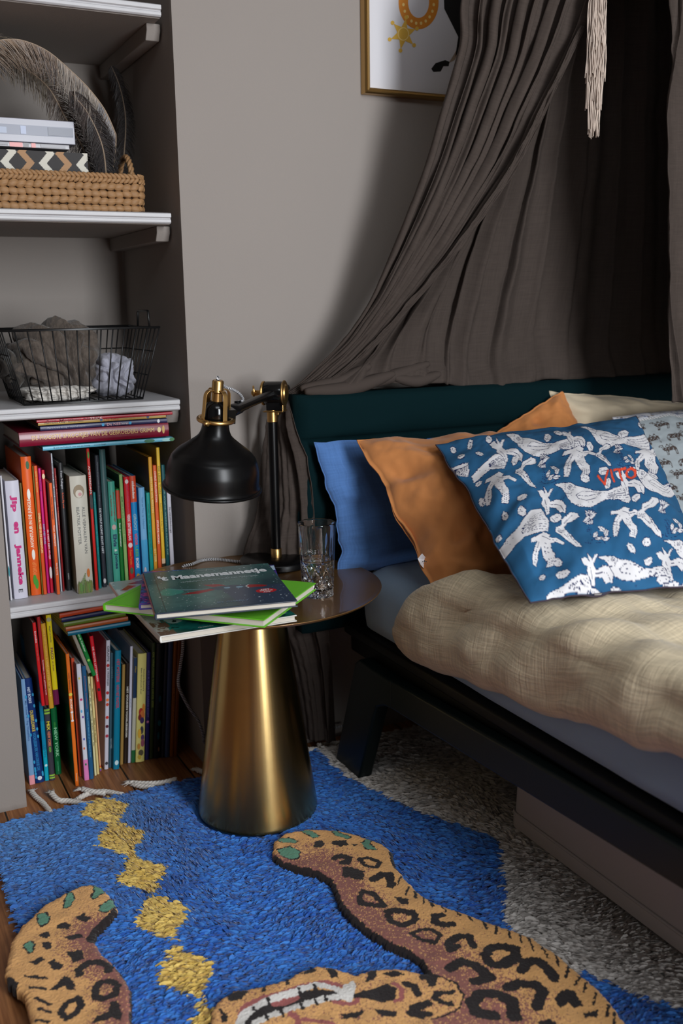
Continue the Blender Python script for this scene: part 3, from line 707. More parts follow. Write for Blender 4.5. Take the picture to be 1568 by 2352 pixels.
U(Z1, (100, 108.5, 1366), (82, 88.5, 1070), .21, (220, 82, 30), 'slim orange book with cream title, left of the magenta one', G1, texts=(('OVERAL POEP IN DE DIERENTUIN', .64, .33, .6, .5, (235, 215, 150)), ('Guido van Genechten', .96, .80, .4, .5, (235, 190, 90))))
U(Z1, (109, 115.5, 1361), (89, 97, 1076), .20, (196, 18, 120), 'slim magenta book with small pale lettering', G1, texts=(('KOM MEE NAAR', .56, .40, .6, .5, (120, 190, 215)), ('Lars Klinting', .96, .82, .45, .5, (90, 20, 110))))
U(Z1, (116, 123.5, 1357), (98.5, 106.5, 1080), .20, (196, 14, 50), 'slim crimson book with cream lettering, right of the magenta one', G1, texts=(('IK HEET EEN KUSJE', .52, .28, .6, .5, (240, 215, 220)),), blobs=((.95, .5, .006, .003, (235, 200, 160)), (.17, .5, .014, .0028, (225, 215, 215))))
U(Z1, (131, 139, 1366), (114, 123, 1110), .19, (232, 96, 34), 'short thin orange book sticking out in front of the white ones', G1, face=(150, 140, 130), texts=(('Tien olifantjes', .63, .44, .55, .5, (245, 225, 215)), ('Garda Long', .29, .18, .5, .5, (245, 225, 215)), ('Herman van Straaten', .88, .68, .4, .5, (130, 40, 20))))
U(Z1, (139.5, 143.5, 1357), (114.5, 123.5, 1042), .21, (200, 204, 214), 'tall thin white book with grey title behind the short orange one', G1, texts=(('MOEDERS MET MAN EN', .93, .66, .5, .5, (90, 92, 100)),))
U(Z1, (144, 149, 1353), (126, 132, 1076), .20, (140, 18, 24), 'thin dark red book left of the slim black one', G1, texts=(('Tien kleine biggetjes', .95, .5, .5, .5, (205, 130, 110)),))
U(Z1, (153, 165.5, 1354), (137, 147, 1063), .21, (22, 22, 25), 'slim black book with white and orange lettering', G1, face=(20, 40, 24), texts=(('Toon Tellegen', .94, .80, .45, .5, (190, 190, 195)), ('Ik ben Pip niet', .77, .65, .4, .5, (215, 80, 30)), ('QUERIDO', .14, .09, .25, .5, (190, 190, 190))))
U(Z1, (177.5, 215.6, 1361), (160, 199, 1093), .19, (206, 202, 188), 'thick cream book with grey lettering and painted grass at the foot', G1, face=(150, 140, 112),
  texts=(('ALLE VERHALEN VAN', .74, .34, .17, .70, (110, 112, 112), True, .0), ('BEATRIX POTTER', .74, .42, .17, .36, (110, 112, 112), True, .0)),
  blobs=[(.87, .5, .015, .0115, (150, 132, 105)), (.85, .5, .009, .008, (215, 205, 190)), (.845, .55, .004, .004, (205, 150, 150)), (.17, .74, .010, .0035, (215, 120, 50))]+[(.02+.045*rnd.random(), .06+.88*rnd.random(), .008+.010*rnd.random(), .0012, (110+rnd.randint(-25, 30), 130+rnd.randint(-15, 25), 70)) for _ in range(60)]+[(.09+.013*k, .36+.03*k, .0012, .006-.0008*k, (120, 145, 85)) for k in range(7)])
U(Z1, (219.5, 227, 1356), (202, 209.6, 1030), .24, (206, 28, 22), 'tall thin red book with white lettering and small crosses', G1, face=(108, 102, 92), texts=(('AMSTERDAM', .88, .69, .6, .5, (235, 220, 215)),), blobs=((.955, .5, .008, .002, (70, 140, 40)), (.655, .5, .009, .0032, (15, 15, 15)), (.63, .5, .009, .0032, (15, 15, 15)), (.605, .5, .009, .0032, (15, 15, 15))))
U(Z1, (227.5, 234, 1352), (215, 223.5, 1131), .20, (0, 128, 130), 'low thin turquoise book beside the tall thin red one', G1, texts=(('De avonturen van de kleine beer', .93, .35, .5, .5, (40, 170, 165)),))
U(Z1, (236.5, 246, 1349), (222, 229.5, 1046), .21, (42, 48, 58), 'dark slate book with white title between turquoise and grey-green', G1, face=(70, 74, 82), texts=(('DE WOLF KOMT ECHT NIET', .605, .26, .5, .5, (205, 210, 215)), ('Myriam Ouyessad . Ronan Badel', .95, .66, .35, .5, (110, 120, 130))), blobs=((.05, .5, .006, .003, (210, 210, 210)),))
U(Z1, (247, 261, 1344), (234, 248, 1032), .22, (62, 100, 102), 'broad plain grey-green book reaching up to the lying stack', G1)
U(Z1, (261.5, 277.5, 1341), (250.7, 267, 1106), .20, (72, 172, 150), 'short aqua book with dark blue lettering', G1, texts=(('Elvis', .49, .37, .55, .55, (15, 60, 95), True, .04), ('&', .345, .32, .4, .55, (230, 235, 230), True, .04), ('Jones', .31, .15, .55, .55, (15, 60, 95), True, .04), ('Jeroen van Koningsbrugge', .90, .61, .24, .72, (150, 70, 50)), ('en Remco Vrijdag', .87, .67, .24, .30, (150, 70, 50))), blobs=((.56, .5, .006, .005, (205, 170, 165)),))
U(Z1, (278, 287, 1339), (269, 276, 1123), .19, (12, 116, 44), 'short green book with a red upper spine', G1, bands=((.69, .985, (200, 66, 40)),), texts=(('Boer de prreetmeister', .64, .39, .55, .5, (220, 230, 220)),))
U(Z1, (287.5, 296, 1336), (275.6, 285, 1090), .21, (150, 192, 116), 'pale green book between the dark green and red spines', G1, face=(38, 70, 44), texts=(('MIMI EN AYA DE VLIEGENDE VAART', .80, .36, .5, .5, (112, 152, 84)),))
U(Z1, (297, 310.5, 1335), (287, 302, 1095), .20, (214, 22, 36), 'red book with white and pink title beside the orange-topped blue one', G1, texts=(('DE ZOETE SJAAK', .92, .66, .4, .5, (214, 40, 90)), ('VERIK SINTERKLAAS', .65, .40, .5, .5, (240, 220, 225)), ('Tosca Menten', .31, .17, .4, .5, (235, 130, 40))), blobs=((.955, .5, .005, .004, (240, 225, 225)), (.355, .5, .006, .005, (235, 215, 215)), (.11, .5, .008, .004, (70, 100, 70))))
U(Z1, (310.5, 324.5, 1332), (303, 318, 1093), .20, (10, 136, 204), 'bright blue book with an orange top and multicoloured title', G1, bands=((.755, 1, (214, 72, 38)),),
  texts=(('nickelodeon', .95, .79, .42, .5, (240, 235, 230), True, .03), ('GROOT', .645, .485, .5, .5, (150, 190, 205), True, .03), ('VOOR', .46, .345, .48, .5, (226, 70, 80), True, .03), ('LEES', .335, .235, .48, .5, (90, 180, 100), True, .03), ('BOEK', .225, .12, .48, .5, (225, 230, 240), True, .03)), blobs=((.035, .5, .01, .005, (200, 160, 60)),))
U(Z1, (328.6, 343, 1327), (321, 336.7, 1120), .19, (118, 178, 222), 'sky blue book with a darker blue lower half', G1, bands=((0, .44, (72, 166, 214)),), texts=(('Tom en Tina op Schiphol', .90, .56, .32, .5, (70, 130, 180)),), blobs=((.09, .4, .012, .003, (215, 200, 210)),))
U(Z1, (345, 354, 1322), (339, 346, 1132), .19, (16, 150, 140), 'short teal book next to the sky blue one', G1, texts=(('Waar is de kat gebleven nu', .88, .30, .35, .5, (8, 100, 95)),))
U(Z1, (354.3, 363, 1320), (344.5, 353.6, 1050), .30, (222, 160, 48), 'tall amber book with cream lettering and a brown side', G1, face=(122, 82, 16), texts=(('EEN HUIS VOL BEESTEN', .84, .55, .5, .5, (245, 215, 140)), ('EN MEER', .25, .14, .5, .5, (245, 215, 140))))
U(Z1, (363.6, 372, 1317), (355.2, 363, 1069), .21, (220, 94, 44), 'orange book with white capitals, last but three on the right', G1, texts=(('CHRIS HAUGHTON', .95, .68, .5, .5, (240, 210, 200)), ('STOUTE HOND', .52, .31, .5, .5, (245, 225, 215))))
U(Z1, (373, 381, 1315), (362.8, 371.7, 1028), .26, (226, 184, 52), 'tallest yellow book near the right end, dark foot', G1, bands=((0, .11, (50, 44, 36)), (.11, .15, (225, 195, 160))), texts=(('DE LEGE TUIN', .86, .65, .5, .5, (150, 122, 40)), ('Ruben Romijn & Jan Tol', .58, .36, .4, .5, (168, 136, 40))))
U(Z1, (382, 390.5, 1313), (374.2, 382, 1068), .21, (14, 76, 80), 'dark teal book right of the yellow ones', G1, texts=(('DE WIJDE WERELD NAAR DE', .80, .20, .45, .5, (110, 150, 140)),))
U(Z1, (391.6, 401, 1311), (384.2, 393.2, 1095), .20, (190, 188, 198), 'grey-white book at the right end of the upper book row', G1, texts=(('De wiebelbillenboogie', .70, .44, .5, .5, (70, 70, 80)), ('Guus Kuijer', .97, .86, .4, .5, (70, 70, 80))))

# lying stack above them
G3 = 'books lying in a stack under the middle shelf'
def lying(yL, yR, xL, xR, Y, depth, cover, label, group=G3, yaw=0., **kw):
    """yL,yR = (top,bottom) pixel rows of the spine's left and right end"""
    zt = (py(xL, yL[0], Y)[2]+py(xR, yR[0], Y)[2])/2; zb = (py(xL, yL[1], Y)[2]+py(xR, yR[1], Y)[2])/2
    a = py(xL, sum(yL)/2, Y); c = py(xR, sum(yR)/2, Y); T = zt-zb-.0004; H = c[0]-a[0]
    # spine along +X, covers reach +Y: local y -> +X world reversed so titles read left to right
    M = Matrix(((0, -1, 0, c[0]), (1, 0, 0, Y), (0, 0, 1, zb), (0, 0, 0, 1)))
    return make_book(Matrix.Rotation(0, 4, 'Z') @ M, depth, H, T, cover, label, group, **kw)
lying((966, 976.5), (943.5, 948), 84, 396, 2.160, .22, (168, 28, 46), 'thin crimson book at the top of the lying stack, touching the shelf', texts=(('Ann Mariken Nauta', .94, .55, .6, .5, (110, 20, 35)), ('STARK', .62, .53, .75, .5, (225, 190, 185))))
lying((969.5, 979.5), (949, 958), 87, 381, 2.166, .21, (186, 154, 86), 'thin tan book in the lying stack, above the navy one', texts=(('Marc-Uwe Kling - Astrid Henn', .95, .66, .5, .5, (88, 66, 40), True, .0), ('De NEE', .50, .38, .6, .5, (190, 90, 50)), ('horen en de keuzes', .37, .17, .45, .5, (200, 140, 70), True, .0)), blobs=((.52, .5, .003, .003, (50, 90, 130)), (.15, .5, .003, .003, (50, 70, 110))))
lying((980.5, 990.5), (959, 970), 92, 384, 2.164, .21, (48, 50, 86), 'thin navy book in the lying stack, above the thick burgundy one', texts=(('Marc-Uwe Kling - Astrid Henn', .95, .66, .5, .5, (170, 170, 185), True, .0), ('De NEE', .49, .38, .6, .5, (205, 160, 170)), ('horen', .375, .32, .5, .5, (200, 190, 200))), blobs=((.52, .5, .0032, .0032, (60, 160, 210)), (.305, .5, .0032, .0032, (60, 160, 210)), (.075, .5, .003, .004, (215, 215, 220))))
lying((993, 1028), (971.5, 1001), 43.5, 387, 2.156, .23, (122, 10, 42), 'thick burgundy book with gold title in the lying stack', rough=.25, texts=(('DE MOOISTE SPROOKJES VAN DE GEBROEDERS GRIMM', .92, .105, .42, .53, (238, 205, 140), True, .0),), blobs=((.07, .55, .004, .006, (235, 215, 160)), (.04, .55, .003, .009, (205, 165, 90))))
lying((1025.5, 1037), (1003.5, 1011.5), 98, 397, 2.160, .20, (104, 180, 206), 'thin light blue book at the bottom of the lying stack', texts=(('Ik kom van Dubbelrij, maar ook van Verweg', .92, .65, .45, .5, (40, 90, 120), True, .0), ('Jessica Singh', .62, .53, .4, .5, (60, 110, 130), True, .0)), blobs=((.19, .5, .012, .004, (60, 120, 90)), (.05, .5, .012, .004, (150, 200, 200)), (.01, .5, .006, .004, (40, 110, 60))))

# lower row on the niche floor
kw2 = dict(ymin=2.15, ymax=2.30)
def V(*a, **k): k = {**kw2, **k}; return upright(Z2, *a, **k)
V((68, 81, 1802), (41, 49, 1562), .20, (118, 156, 196), 'pale blue book with a pink foot at the left end of the lower row', G2, bands=((0, .09, (226, 150, 160)),), texts=(('Mijn moeder is - Fiep Westendorp', .80, .42, .45, .5, (56, 96, 150)),))
V((81.5, 103, 1798), (51, 73, 1559), .20, (8, 44, 104), 'navy book scattered with light blue shapes, yellow title', G2, texts=(('HET BOEKE', .92, .77, .3, .5, (190, 205, 225)), ('DUBBELDIKKE', .70, .50, .34, .5, (210, 185, 60)), ('VOORLEESBOEK VAN DIKKIE DIK', .49, .12, .34, .5, (30, 130, 190))), blobs=[(.04+.9*rnd.random(), (.12 if k % 2 else .88), .0042, .0022, (40, 150, 200)) for k in range(16)]+[(.05, .5, .005, .005, (215, 220, 230))])
V((103.5, 113.5, 1793), (72, 82, 1518), .21, (4, 112, 150), 'petrol to turquoise book with white capitals near the left', G2, bands=((0, .26, (0, 160, 184)), (.26, .5, (0, 128, 164))), texts=(('SAMEN WERK', .80, .64, .45, .5, (170, 215, 225)), ('LEVEN', .30, .20, .5, .5, (0, 110, 150))), blobs=((.13, .5, .003, .003, (200, 230, 235)),))
V((114, 127, 1793), (98.5, 113, 1627), .15, (58, 56, 66), 'small dark grey city guide book with green stripes at both ends', G2, bands=((.92, .945, (142, 188, 66)), (.96, .985, (142, 188, 66)), (.03, .05, (142, 188, 66)), (.065, .085, (142, 188, 66))), texts=(('MIX', .82, .70, .55, .5, (226, 210, 50)), ('NEW YORK', .68, .48, .5, .5, (226, 130, 96)), ('HIGH', .47, .40, .4, .5, (130, 200, 60))))
V((127.5, 142, 1779), (115.5, 136, 1624), .15, (0, 92, 46), 'small green book with large pale green capitals on its spine', G2, texts=(('NEW YORK', .70, .27, .5, .52, (140, 205, 160)), ('POP-UP', .78, .70, .3, .45, (60, 150, 50)), ('Joan Steiner', .2, .05, .3, .5, (60, 160, 110))))
G4 = 'books propped on top of the small city books'
def prop(bl, tl, Y, depth, cover, label, group=G4, **kw):
    a = py((bl[0]+bl[1])/2, bl[2], Y); t0 = py((tl[0]+tl[1])/2, tl[2], Y); T = py(bl[1], bl[2], Y)[0]-py(bl[0], bl[2], Y)[0]
    dx, dz = t0[0]-a[0], t0[2]-a[2]; H = hypot(dx, dz); ang = atan2(dx, dz); T = T*cos(ang)-.0004
    M = Matrix(((0, 0, 1, -T/2), (1, 0, 0, 0), (0, 1, 0, 0), (0, 0, 0, 1)))
    return make_book(Matrix.Translation((a[0], Y, a[2])) @ Matrix.Rotation(ang, 4, 'Y') @ M, depth, H, T, cover, label, group, **kw)
prop((95.5, 104, 1621), (73, 83, 1430), 2.185, .17, (200, 16, 24), 'red book with white lettering, leftmost of the propped books', texts=(('bumba', .90, .76, .45, .5, (235, 205, 205)), ('Bart van der Ven', .74, .55, .35, .5, (205, 90, 80))), face=(88, 74, 66))
prop((104, 112.5, 1620), (84, 92, 1417), 2.185, .17, (150, 20, 24), 'dark red book with white title, second of the propped books', texts=(('Sinterklaas en het geheime boek', .52, .12, .4, .5, (225, 190, 185)),))
prop((113, 124, 1627), (93.5, 104, 1432), 2.185, .17, (192, 140, 34), 'ochre book with faded embossed title among the propped books', texts=(('LIFE & FIRST WORDS', .94, .62, .45, .5, (214, 170, 66)), ('1.1000 LETTER FAMILIAR', .60, .14, .45, .5, (222, 180, 80))))
prop((124, 136.5, 1618), (104, 117.5, 1412), 2.185, .17, (206, 186, 16), 'yellow book with a purple foot, rightmost of the propped books', bands=((0, .17, (96, 8, 60)),), texts=(('PACO', .64, .51, .5, .5, (110, 14, 70)), ('en de jazz', .49, .38, .35, .5, (130, 80, 20)), ('Magali Le Huche', .88, .70, .35, .5, (110, 100, 20))), blobs=((.95, .5, .005, .005, (150, 145, 110)),))
V((173, 182, 1806), (152, 161, 1502), .27, (228, 112, 30), 'tall orange spined book with a broad dark green cover turned to view', G2, face=(8, 40, 24), texts=(('ZOEK!', .67, .58, .55, .5, (240, 225, 210)), ('Lotta Nieminen', .86, .73, .35, .5, (110, 60, 20)), ('lannoo', .10, .04, .35, .5, (235, 190, 150))), blobs=((.70, .5, .004, .004, (226, 200, 70)), (.535, .5, .012, .0012, (230, 230, 230)), (.567, .5, .0025, .003, (230, 230, 230)), (.503, .5, .0025, .003, (230, 230, 230))))
V((182.5, 190.5, 1784), (162, 171, 1512), .2, (206, 76, 44), 'orange-red book right of the tall orange spine', G2, texts=(('Picasso', .90, .72, .5, .5, (170, 40, 30)), ('Harald', .60, .5, .45, .5, (120, 50, 30))))
V((194, 205, 1792), (176.5, 189, 1525), .2, (214, 214, 224), 'white book with confetti specks and a pink foot', G2, bands=((0, .18, (222, 128, 186)),), blobs=((.70, .5, .003, .003, (200, 40, 110)), (.60, .4, .004, .002, (90, 170, 215)), (.55, .6, .003, .002, (110, 50, 150)), (.36, .5, .003, .002, (70, 90, 180)), (.28, .4, .003, .002, (215, 100, 50)), (.14, .5, .003, .002, (20, 120, 70)), (.88, .4, .003, .002, (215, 200, 90))))
V((206, 216, 1790), (189.5, 200.5, 1530), .2, (30, 88, 132), 'steel blue book next to the pink-footed white one', G2, texts=(('Hoe je moet lezen als je niet slapen kunt', .60, .2, .4, .5, (100, 170, 205)), ('Jonathan Swiftman', .92, .63, .35, .5, (150, 100, 110))))
V((217, 222.5, 1782), (203, 208.6, 1554), .19, (222, 214, 164), 'thin pale cream book below the leaning green one', G2, texts=(('Roep jij er eens aan van Ik', .93, .3, .5, .5, (96, 96, 80)),))
V((222.8, 228.5, 1779), (209, 216.6, 1554), .19, (224, 204, 140), 'cream yellow book below the leaning green one', G2, texts=(('Max Velthuijs', .88, .76, .5, .5, (110, 96, 60)), ('Kikker vindt een schat', .58, .33, .5, .5, (110, 96, 60))))
V((229, 233, 1772), (217, 224, 1555), .19, (228, 168, 122), 'thin peach book with tiny rainbow foot', G2, blobs=((.055, .5, .002, .0016, (215, 60, 40)), (.04, .5, .002, .0016, (225, 190, 50)), (.025, .5, .002, .0016, (60, 130, 180)), (.01, .5, .002, .0016, (130, 60, 150))))
G5 = 'books leaning at a slant in the lower row'
prop((201.5, 210, 1546), (143.5, 153, 1409), 2.20, .19, (150, 142, 128), 'leaning off-white book lying against the slanted green one', G5, texts=(('Kikkertje', .92, .80, .4, .5, (90, 88, 80)),))
prop((212, 222, 1552), (159, 166.6, 1411), 2.205, .19, (6, 122, 48), 'slanted green book with white title', G5, bands=((.80, .98, (110, 150, 70)),), texts=(('Rolf en de Tuinfluiter', .76, .40, .45, .5, (190, 225, 195)),), blobs=((.26, .5, .003, .003, (150, 210, 90)),))
prop((226, 235, 1610), (206, 213, 1461), 2.21, .2, (200, 6, 30), 'slanted red book with small white title', G5, texts=(('DE GROTE LETTERBOEK', .84, .30, .45, .5, (235, 190, 190)),), blobs=((.18, .5, .004, .003, (40, 10, 20)),))
V((239.5, 249, 1768), (244, 253, 1471.6), .22, (196, 194, 206), 'tall white book with dark capitals and small red animal prints', G2, texts=(('GIRAFFE', .96, .84, .5, .5, (50, 50, 60)), ('& VRIENDJES', .79, .655, .5, .5, (50, 50, 60))), blobs=[(f, .5, .004, .0035, c) for f, c in ((.81, (170, 30, 30)), (.60, (170, 30, 30)), (.545, (220, 120, 60)), (.51, (190, 60, 30)), (.41, (190, 40, 30)), (.34, (90, 20, 40)), (.265, (170, 40, 60)), (.05, (40, 40, 50)))])
V((249.5, 258.7, 1764), (253.5, 262.6, 1500), .2, (52, 82, 96), 'slate blue book between the tall white and the teal one', G2, texts=(('LIGHT', .88, .78, .4, .5, (90, 120, 130)), ('GOTTMER', .26, .17, .35, .5, (150, 170, 180))))
V((260, 274, 1768), (264.6, 278, 1495), .2, (0, 112, 142), 'broad teal book with red capitals', G2, texts=(('HET MYSTERIE', .93, .74, .5, .5, (176, 44, 70)), ('VAN HET KASTEEL', .72, .52, .5, .5, (176, 44, 70))), blobs=((.06, .5, .006, .0045, (190, 215, 220)),))
V((275.5, 283, 1757), (280, 288.5, 1527), .2, (150, 118, 62), 'worn golden book beside a dark brown one', G2)
V((283.3, 293, 1754), (288.8, 299, 1524), .2, (34, 22, 12), 'dark brown book with white capitals running down the spine', G2, texts=(('HET GOUDEN VOORLEESBOEK', .77, .26, .42, .5, (215, 210, 200)),))
V((293.5, 300, 1753), (297, 307, 1485), .22, (196, 194, 210), 'tall lilac white book right of the dark brown one', G2, texts=(('Jij en ik', .56, .48, .35, .5, (100, 150, 165)),))
V((301, 310, 1752), (307.5, 316, 1511.6), .2, (186, 184, 168), 'book with navy top, cream middle and green foot', G2, bands=((.62, 1, (24, 50, 80)), (0, .12, (28, 96, 52))), texts=(('Max', .92, .86, .4, .5, (150, 130, 60)),))
V((311, 331.5, 1751), (316.5, 337, 1502), .21, (220, 208, 124), 'thick pale yellow storybook with colourful small pictures on its spine', G2,
  texts=(("Richard Scarry's", .86, .66, .19, .68, (60, 60, 50), True, .0), ('Best Storybook Ever', .87, .63, .19, .40, (60, 60, 50), True, .0)),
  blobs=[(.50, .75, .012, .0035, (210, 130, 40)), (.47, .45, .010, .005, (170, 40, 30)), (.44, .62, .012, .006, (200, 110, 50)), (.42, .35, .008, .004, (120, 30, 30)), (.39, .6, .008, .005, (60, 40, 90)), (.30, .6, .01, .004, (60, 60, 70)), (.27, .35, .012, .004, (230, 180, 60)), (.23, .7, .008, .004, (90, 60, 110)), (.18, .72, .010, .0045, (150, 80, 100)), (.15, .3, .008, .0035, (200, 140, 60)), (.09, .55, .008, .006, (90, 80, 60)), (.05, .4, .006, .004, (200, 170, 60))])
V((332.5, 342, 1746), (338, 345, 1499), .2, (36, 30, 86), 'narrow indigo book right of the thick pale yellow one', G2, texts=(('ALS IK DAAR DE AARDE KOMT', .84, .40, .45, .5, (90, 84, 150)),), blobs=((.36, .5, .003, .003, (190, 110, 150)),))
V((343, 352, 1744), (348.5, 357, 1477), .2, (40, 52, 22), 'dark moss green book with yellow lettering', G2, texts=(('DE VREUGDE VAN DEZE ZEE', .92, .45, .45, .5, (130, 140, 56)),))
V((353, 370, 1742), (359, 377, 1478), .2, (8, 22, 28), 'broad near-black book with small teal patches', G2, blobs=((.52, .6, .009, .003, (8, 80, 94)), (.31, .6, .008, .004, (8, 96, 110)), (.20, .5, .010, .003, (8, 84, 98)), (.08, .6, .006, .002, (150, 110, 90))))
V((370.5, 377.5, 1741), (379, 386, 1478), .2, (40, 46, 62), 'thin grey navy book left of the dusty blue one', G2)
V((378.5, 389, 1740), (387, 398, 1475), .2, (62, 84, 126), 'dusty blue book next to the brown orange one', G2)
V((390, 398, 1739), (399, 408, 1473), .2, (150, 84, 14), 'brown orange book, second from the right in the lower row', G2, texts=(('DE OMMEKANT', .60, .3, .45, .5, (190, 120, 40)),))
V((398.5, 407, 1738), (408.5, 417, 1473), .2, (122, 64, 14), 'darker brown book at the right end of the lower row', G2, texts=(('Van Binnen', .8, .6, .4, .5, (160, 110, 70)),))

# small lying stack tucked under the lowest shelf
G6 = 'thin books lying under the lowest shelf'
cols = [((196, 70, 30), 'topmost orange book'), ((30, 34, 78), 'navy book'), ((92, 112, 30), 'moss green book'), ((160, 80, 34), 'brown orange book'), ((10, 96, 124), 'teal book at the bottom')]
zz = .3565
for k, (c, nm) in enumerate(cols[::-1]):
    M = Matrix.Translation((.545-.004*k, 2.20+.003*k, zz)) @ Matrix.Rotation(radians(3+k), 4, 'Z') @ Matrix(((0, -1, 0, 0), (1, 0, 0, 0), (0, 0, 1, 0), (0, 0, 0, 1)))
    make_book(M, .2, .145, .0105, c, nm+' of the five lying under the lowest shelf', G6, soft=True); zz += .0111

# ------------------------------------------------------------------ books on the side table
G7 = 'picture books piled on the brass table'
def flat(FL, ang, W, H, z0, T, cover, label, **kw):
    M = Matrix.Translation((FL[0], FL[1], z0)) @ Matrix.Rotation(radians(ang), 4, 'Z')
    return make_book(M, W, H, T, cover, label, G7, **kw)
def art(r, x0, y0, x1, y1, z, cv, m, name='cover_art'):
    nx, ny = int((x1-x0)/.0011), int((y1-y0)/.0011)
    X, Y = np.meshgrid(np.linspace(x0, x1, nx), np.linspace(y0, y1, ny))
    V_ = np.stack([X, Y, np.full(X.shape, z)], -1).reshape(-1, 3)
    return rawmesh(name, V_, gridfaces(ny, nx), m, r, cols=cv.at(X, Y).reshape(-1, 3))
GLOSSY = vmat('printed_gloss', .22); 
T1 = .0125
r = flat((.449, 1.609), -1.2, .256, .25, TZ+.0022, T1, (205, 203, 196), 'large picture book with stormy teal waves and white edges, at the bottom of the pile', face=(214, 212, 206))
cv = Canvas(0, 0, .256, .25, .0008, C(16, 92, 92, 1.1))
n1 = fbm(cv.gx*22, cv.gy*30, 3, 5); n2 = fbm(cv.gx*60+n1*2, cv.gy*26+n1*3, 8, 4)
cv.a[:] = np.array(C(8, 66, 68))+(np.clip(n1*.5+.5, 0, 1)[..., None])*(np.array(C(40, 140, 132))-np.array(C(8, 66, 68)))
cv.a[n1+n2*.4 > .55] = C(170, 190, 186); cv.a[n2 < -.75] = C(6, 34, 38)
cv.a[(cv.gx < .022+.004*n1)] = C(188, 186, 178); cv.a[(cv.gx < .03) & (n2 > .2)] = C(120, 84, 70)
for k in range(16):
    x, y = .04+rnd.random()*.2, .01+rnd.random()*.2; cv.stroke([(x+.012*cos(t)*(1-t/8), y+.008*sin(t)*(1-t/8)) for t in np.linspace(0, 5, 12)], .0011, C(5, 30, 36))
cv.ell(.150, .030, .024, .0075, C(150, 50, 40)); cv.ell(.150, .0275, .017, .005, C(196, 120, 90)); cv.ell(.150, .037, .030, .006, C(70, 140, 150)); cv.dot(.142, .028, .0018, C(10, 10, 12)); cv.dot(.158, .028, .0018, C(10, 10, 12))
art(r, .001, .001, .255, .249, T1+.0003, cv, GLOSSY)
lettering('publisher', 'Querido', (.072, .010, T1+.0006), (1, 0, 0), (0, 1, 0), .028, .006, paint(225, 228, 228), r)
z = TZ+.0022+T1+.0008
p = pz(252, 1343, .528)
r = flat((p[0]-.014, p[1]-.19), -4, .20, .19, z, .0097, (196, 170, 158), 'white and red picture book peeking out at the back left of the pile', face=(176, 190, 190))
cv = Canvas(0, 0, .2, .19, .001, C(150, 172, 174)); n1 = fbm(cv.gx*30, cv.gy*30, 5, 4); cv.a[n1 > .15] = C(196, 204, 204)
cv.poly([(.03, .16), (.075, .185), (.09, .165), (.06, .15)], C(120, 26, 22)); cv.poly([(.01, .12), (.03, .15), (.045, .14), (.02, .115)], C(150, 26, 22))
art(r, .001, .001, .199, .189, .0100, cv, GLOSSY)
z += .0105
GRN = (104, 186, 44)
p = pz(237, 1386, z+.0150)
r = flat(p[:2], -46.7, .323, .243, z, .0150, GRN, 'lime green hardback lying crosswise in the middle of the pile', rough=.45)
cv = Canvas(0, 0, .323, .243, .001, C(*GRN)); cv.ell(.085, .10, .012, .016, C(20, 26, 16), jit=.003); cv.ell(.075, .125, .009, .007, C(20, 26, 16), jit=.003)
cv.stroke([(.05, .07), (.065, .085), (.058, .095), (.07, .1)], .002, C(20, 26, 16)); cv.ell(.052, .082, .010, .0025, C(205, 225, 190), .8)
cv.stroke([(.0, .012), (.0, .24)], .001, C(60, 120, 30)); cv.stroke([(.012, 0), (.012, .243)], .0012, C(70, 140, 36))
art(r, .001, .001, .322, .242, .0153, cv, vmat('printed_matt', .5))
z += .0158
r = flat((.4365, 1.690), -17.5, .262, .222, z, .0115, (70, 60, 150), 'violet and blue patterned book just under the topmost one', rough=.35)
cv = Canvas(0, 0, .262, .222, .001, C(36, 70, 140)); n1 = fbm(cv.gx*45, cv.gy*60, 15, 4); n2 = fbm(cv.gx*90, cv.gy*120, 25, 3)
cv.a[n1 > .1] = C(26, 100, 170); cv.a[(n1 < -.2)] = C(90, 50, 140); cv.a[(n2 > .5)] = C(190, 80, 150); cv.a[n2 < -.6] = C(20, 30, 80); cv.poly([(.235, .18), (.262, .18), (.262, .215), (.24, .21)], C(190, 215, 232))
art(r, .001, .001, .261, .221, .0118, cv, GLOSSY)
z += .0123
T5 = .0118
p = pz(356, 1409.5, z+T5)
r = flat(p[:2], -11.5, .246, .270, z, T5, (40, 52, 66), 'dark teal starry picture book with a rocket, topmost on the table pile', rough=.25, face=(40, 52, 66), bands=((0, 1, (176, 26, 30)),))
cv = Canvas(0, 0, .246, .27, .0006, (0, 0, 0))
n1 = fbm(cv.gx*12, cv.gy*14, 7, 5); n2 = fbm(cv.gx*30, cv.gy*34, 17, 4); g = np.clip((n1+.5), 0, 1)[..., None]; dk = np.clip((cv.gx-.05)/.2+(.05-cv.gy)/.25+.25*n2, 0, 1)[..., None]
base = np.array(C(52, 92, 92))*(1-g)+np.array(C(78, 116, 110))*g; cv.a[:] = base*(1-dk)+np.array(C(30, 40, 58))*dk
gr = np.clip(1-np.hypot(cv.gx-.09, (cv.gy-.17)*1.1)/.07, 0, 1)[..., None]; cv.a[:] = cv.a*(1-gr*.6)+np.array(C(62, 84, 62))*gr*.6
m_ = np.hypot(cv.gx-.04, cv.gy-.12) < .018+.008*n2; cv.a[m_] = C(60, 136, 122)
hill = cv.gy < .085+.03*np.sin((cv.gx-.06)*9); cv.a[hill & (cv.gx > .15-.2*(cv.gy))] = C(46, 62, 84)
for k in range(260): cv.dot(rnd.random()*.246, rnd.random()**.8*.27, rnd.choice([.0005, .0006, .0008]), C(205, 220, 225))
for k in range(9): cv.dot(rnd.random()*.246, rnd.random()*.27, .0015, C(225, 232, 235))
cv.stroke([(.0185, 0), (.0185, .27)], .0016, C(30, 48, 52))
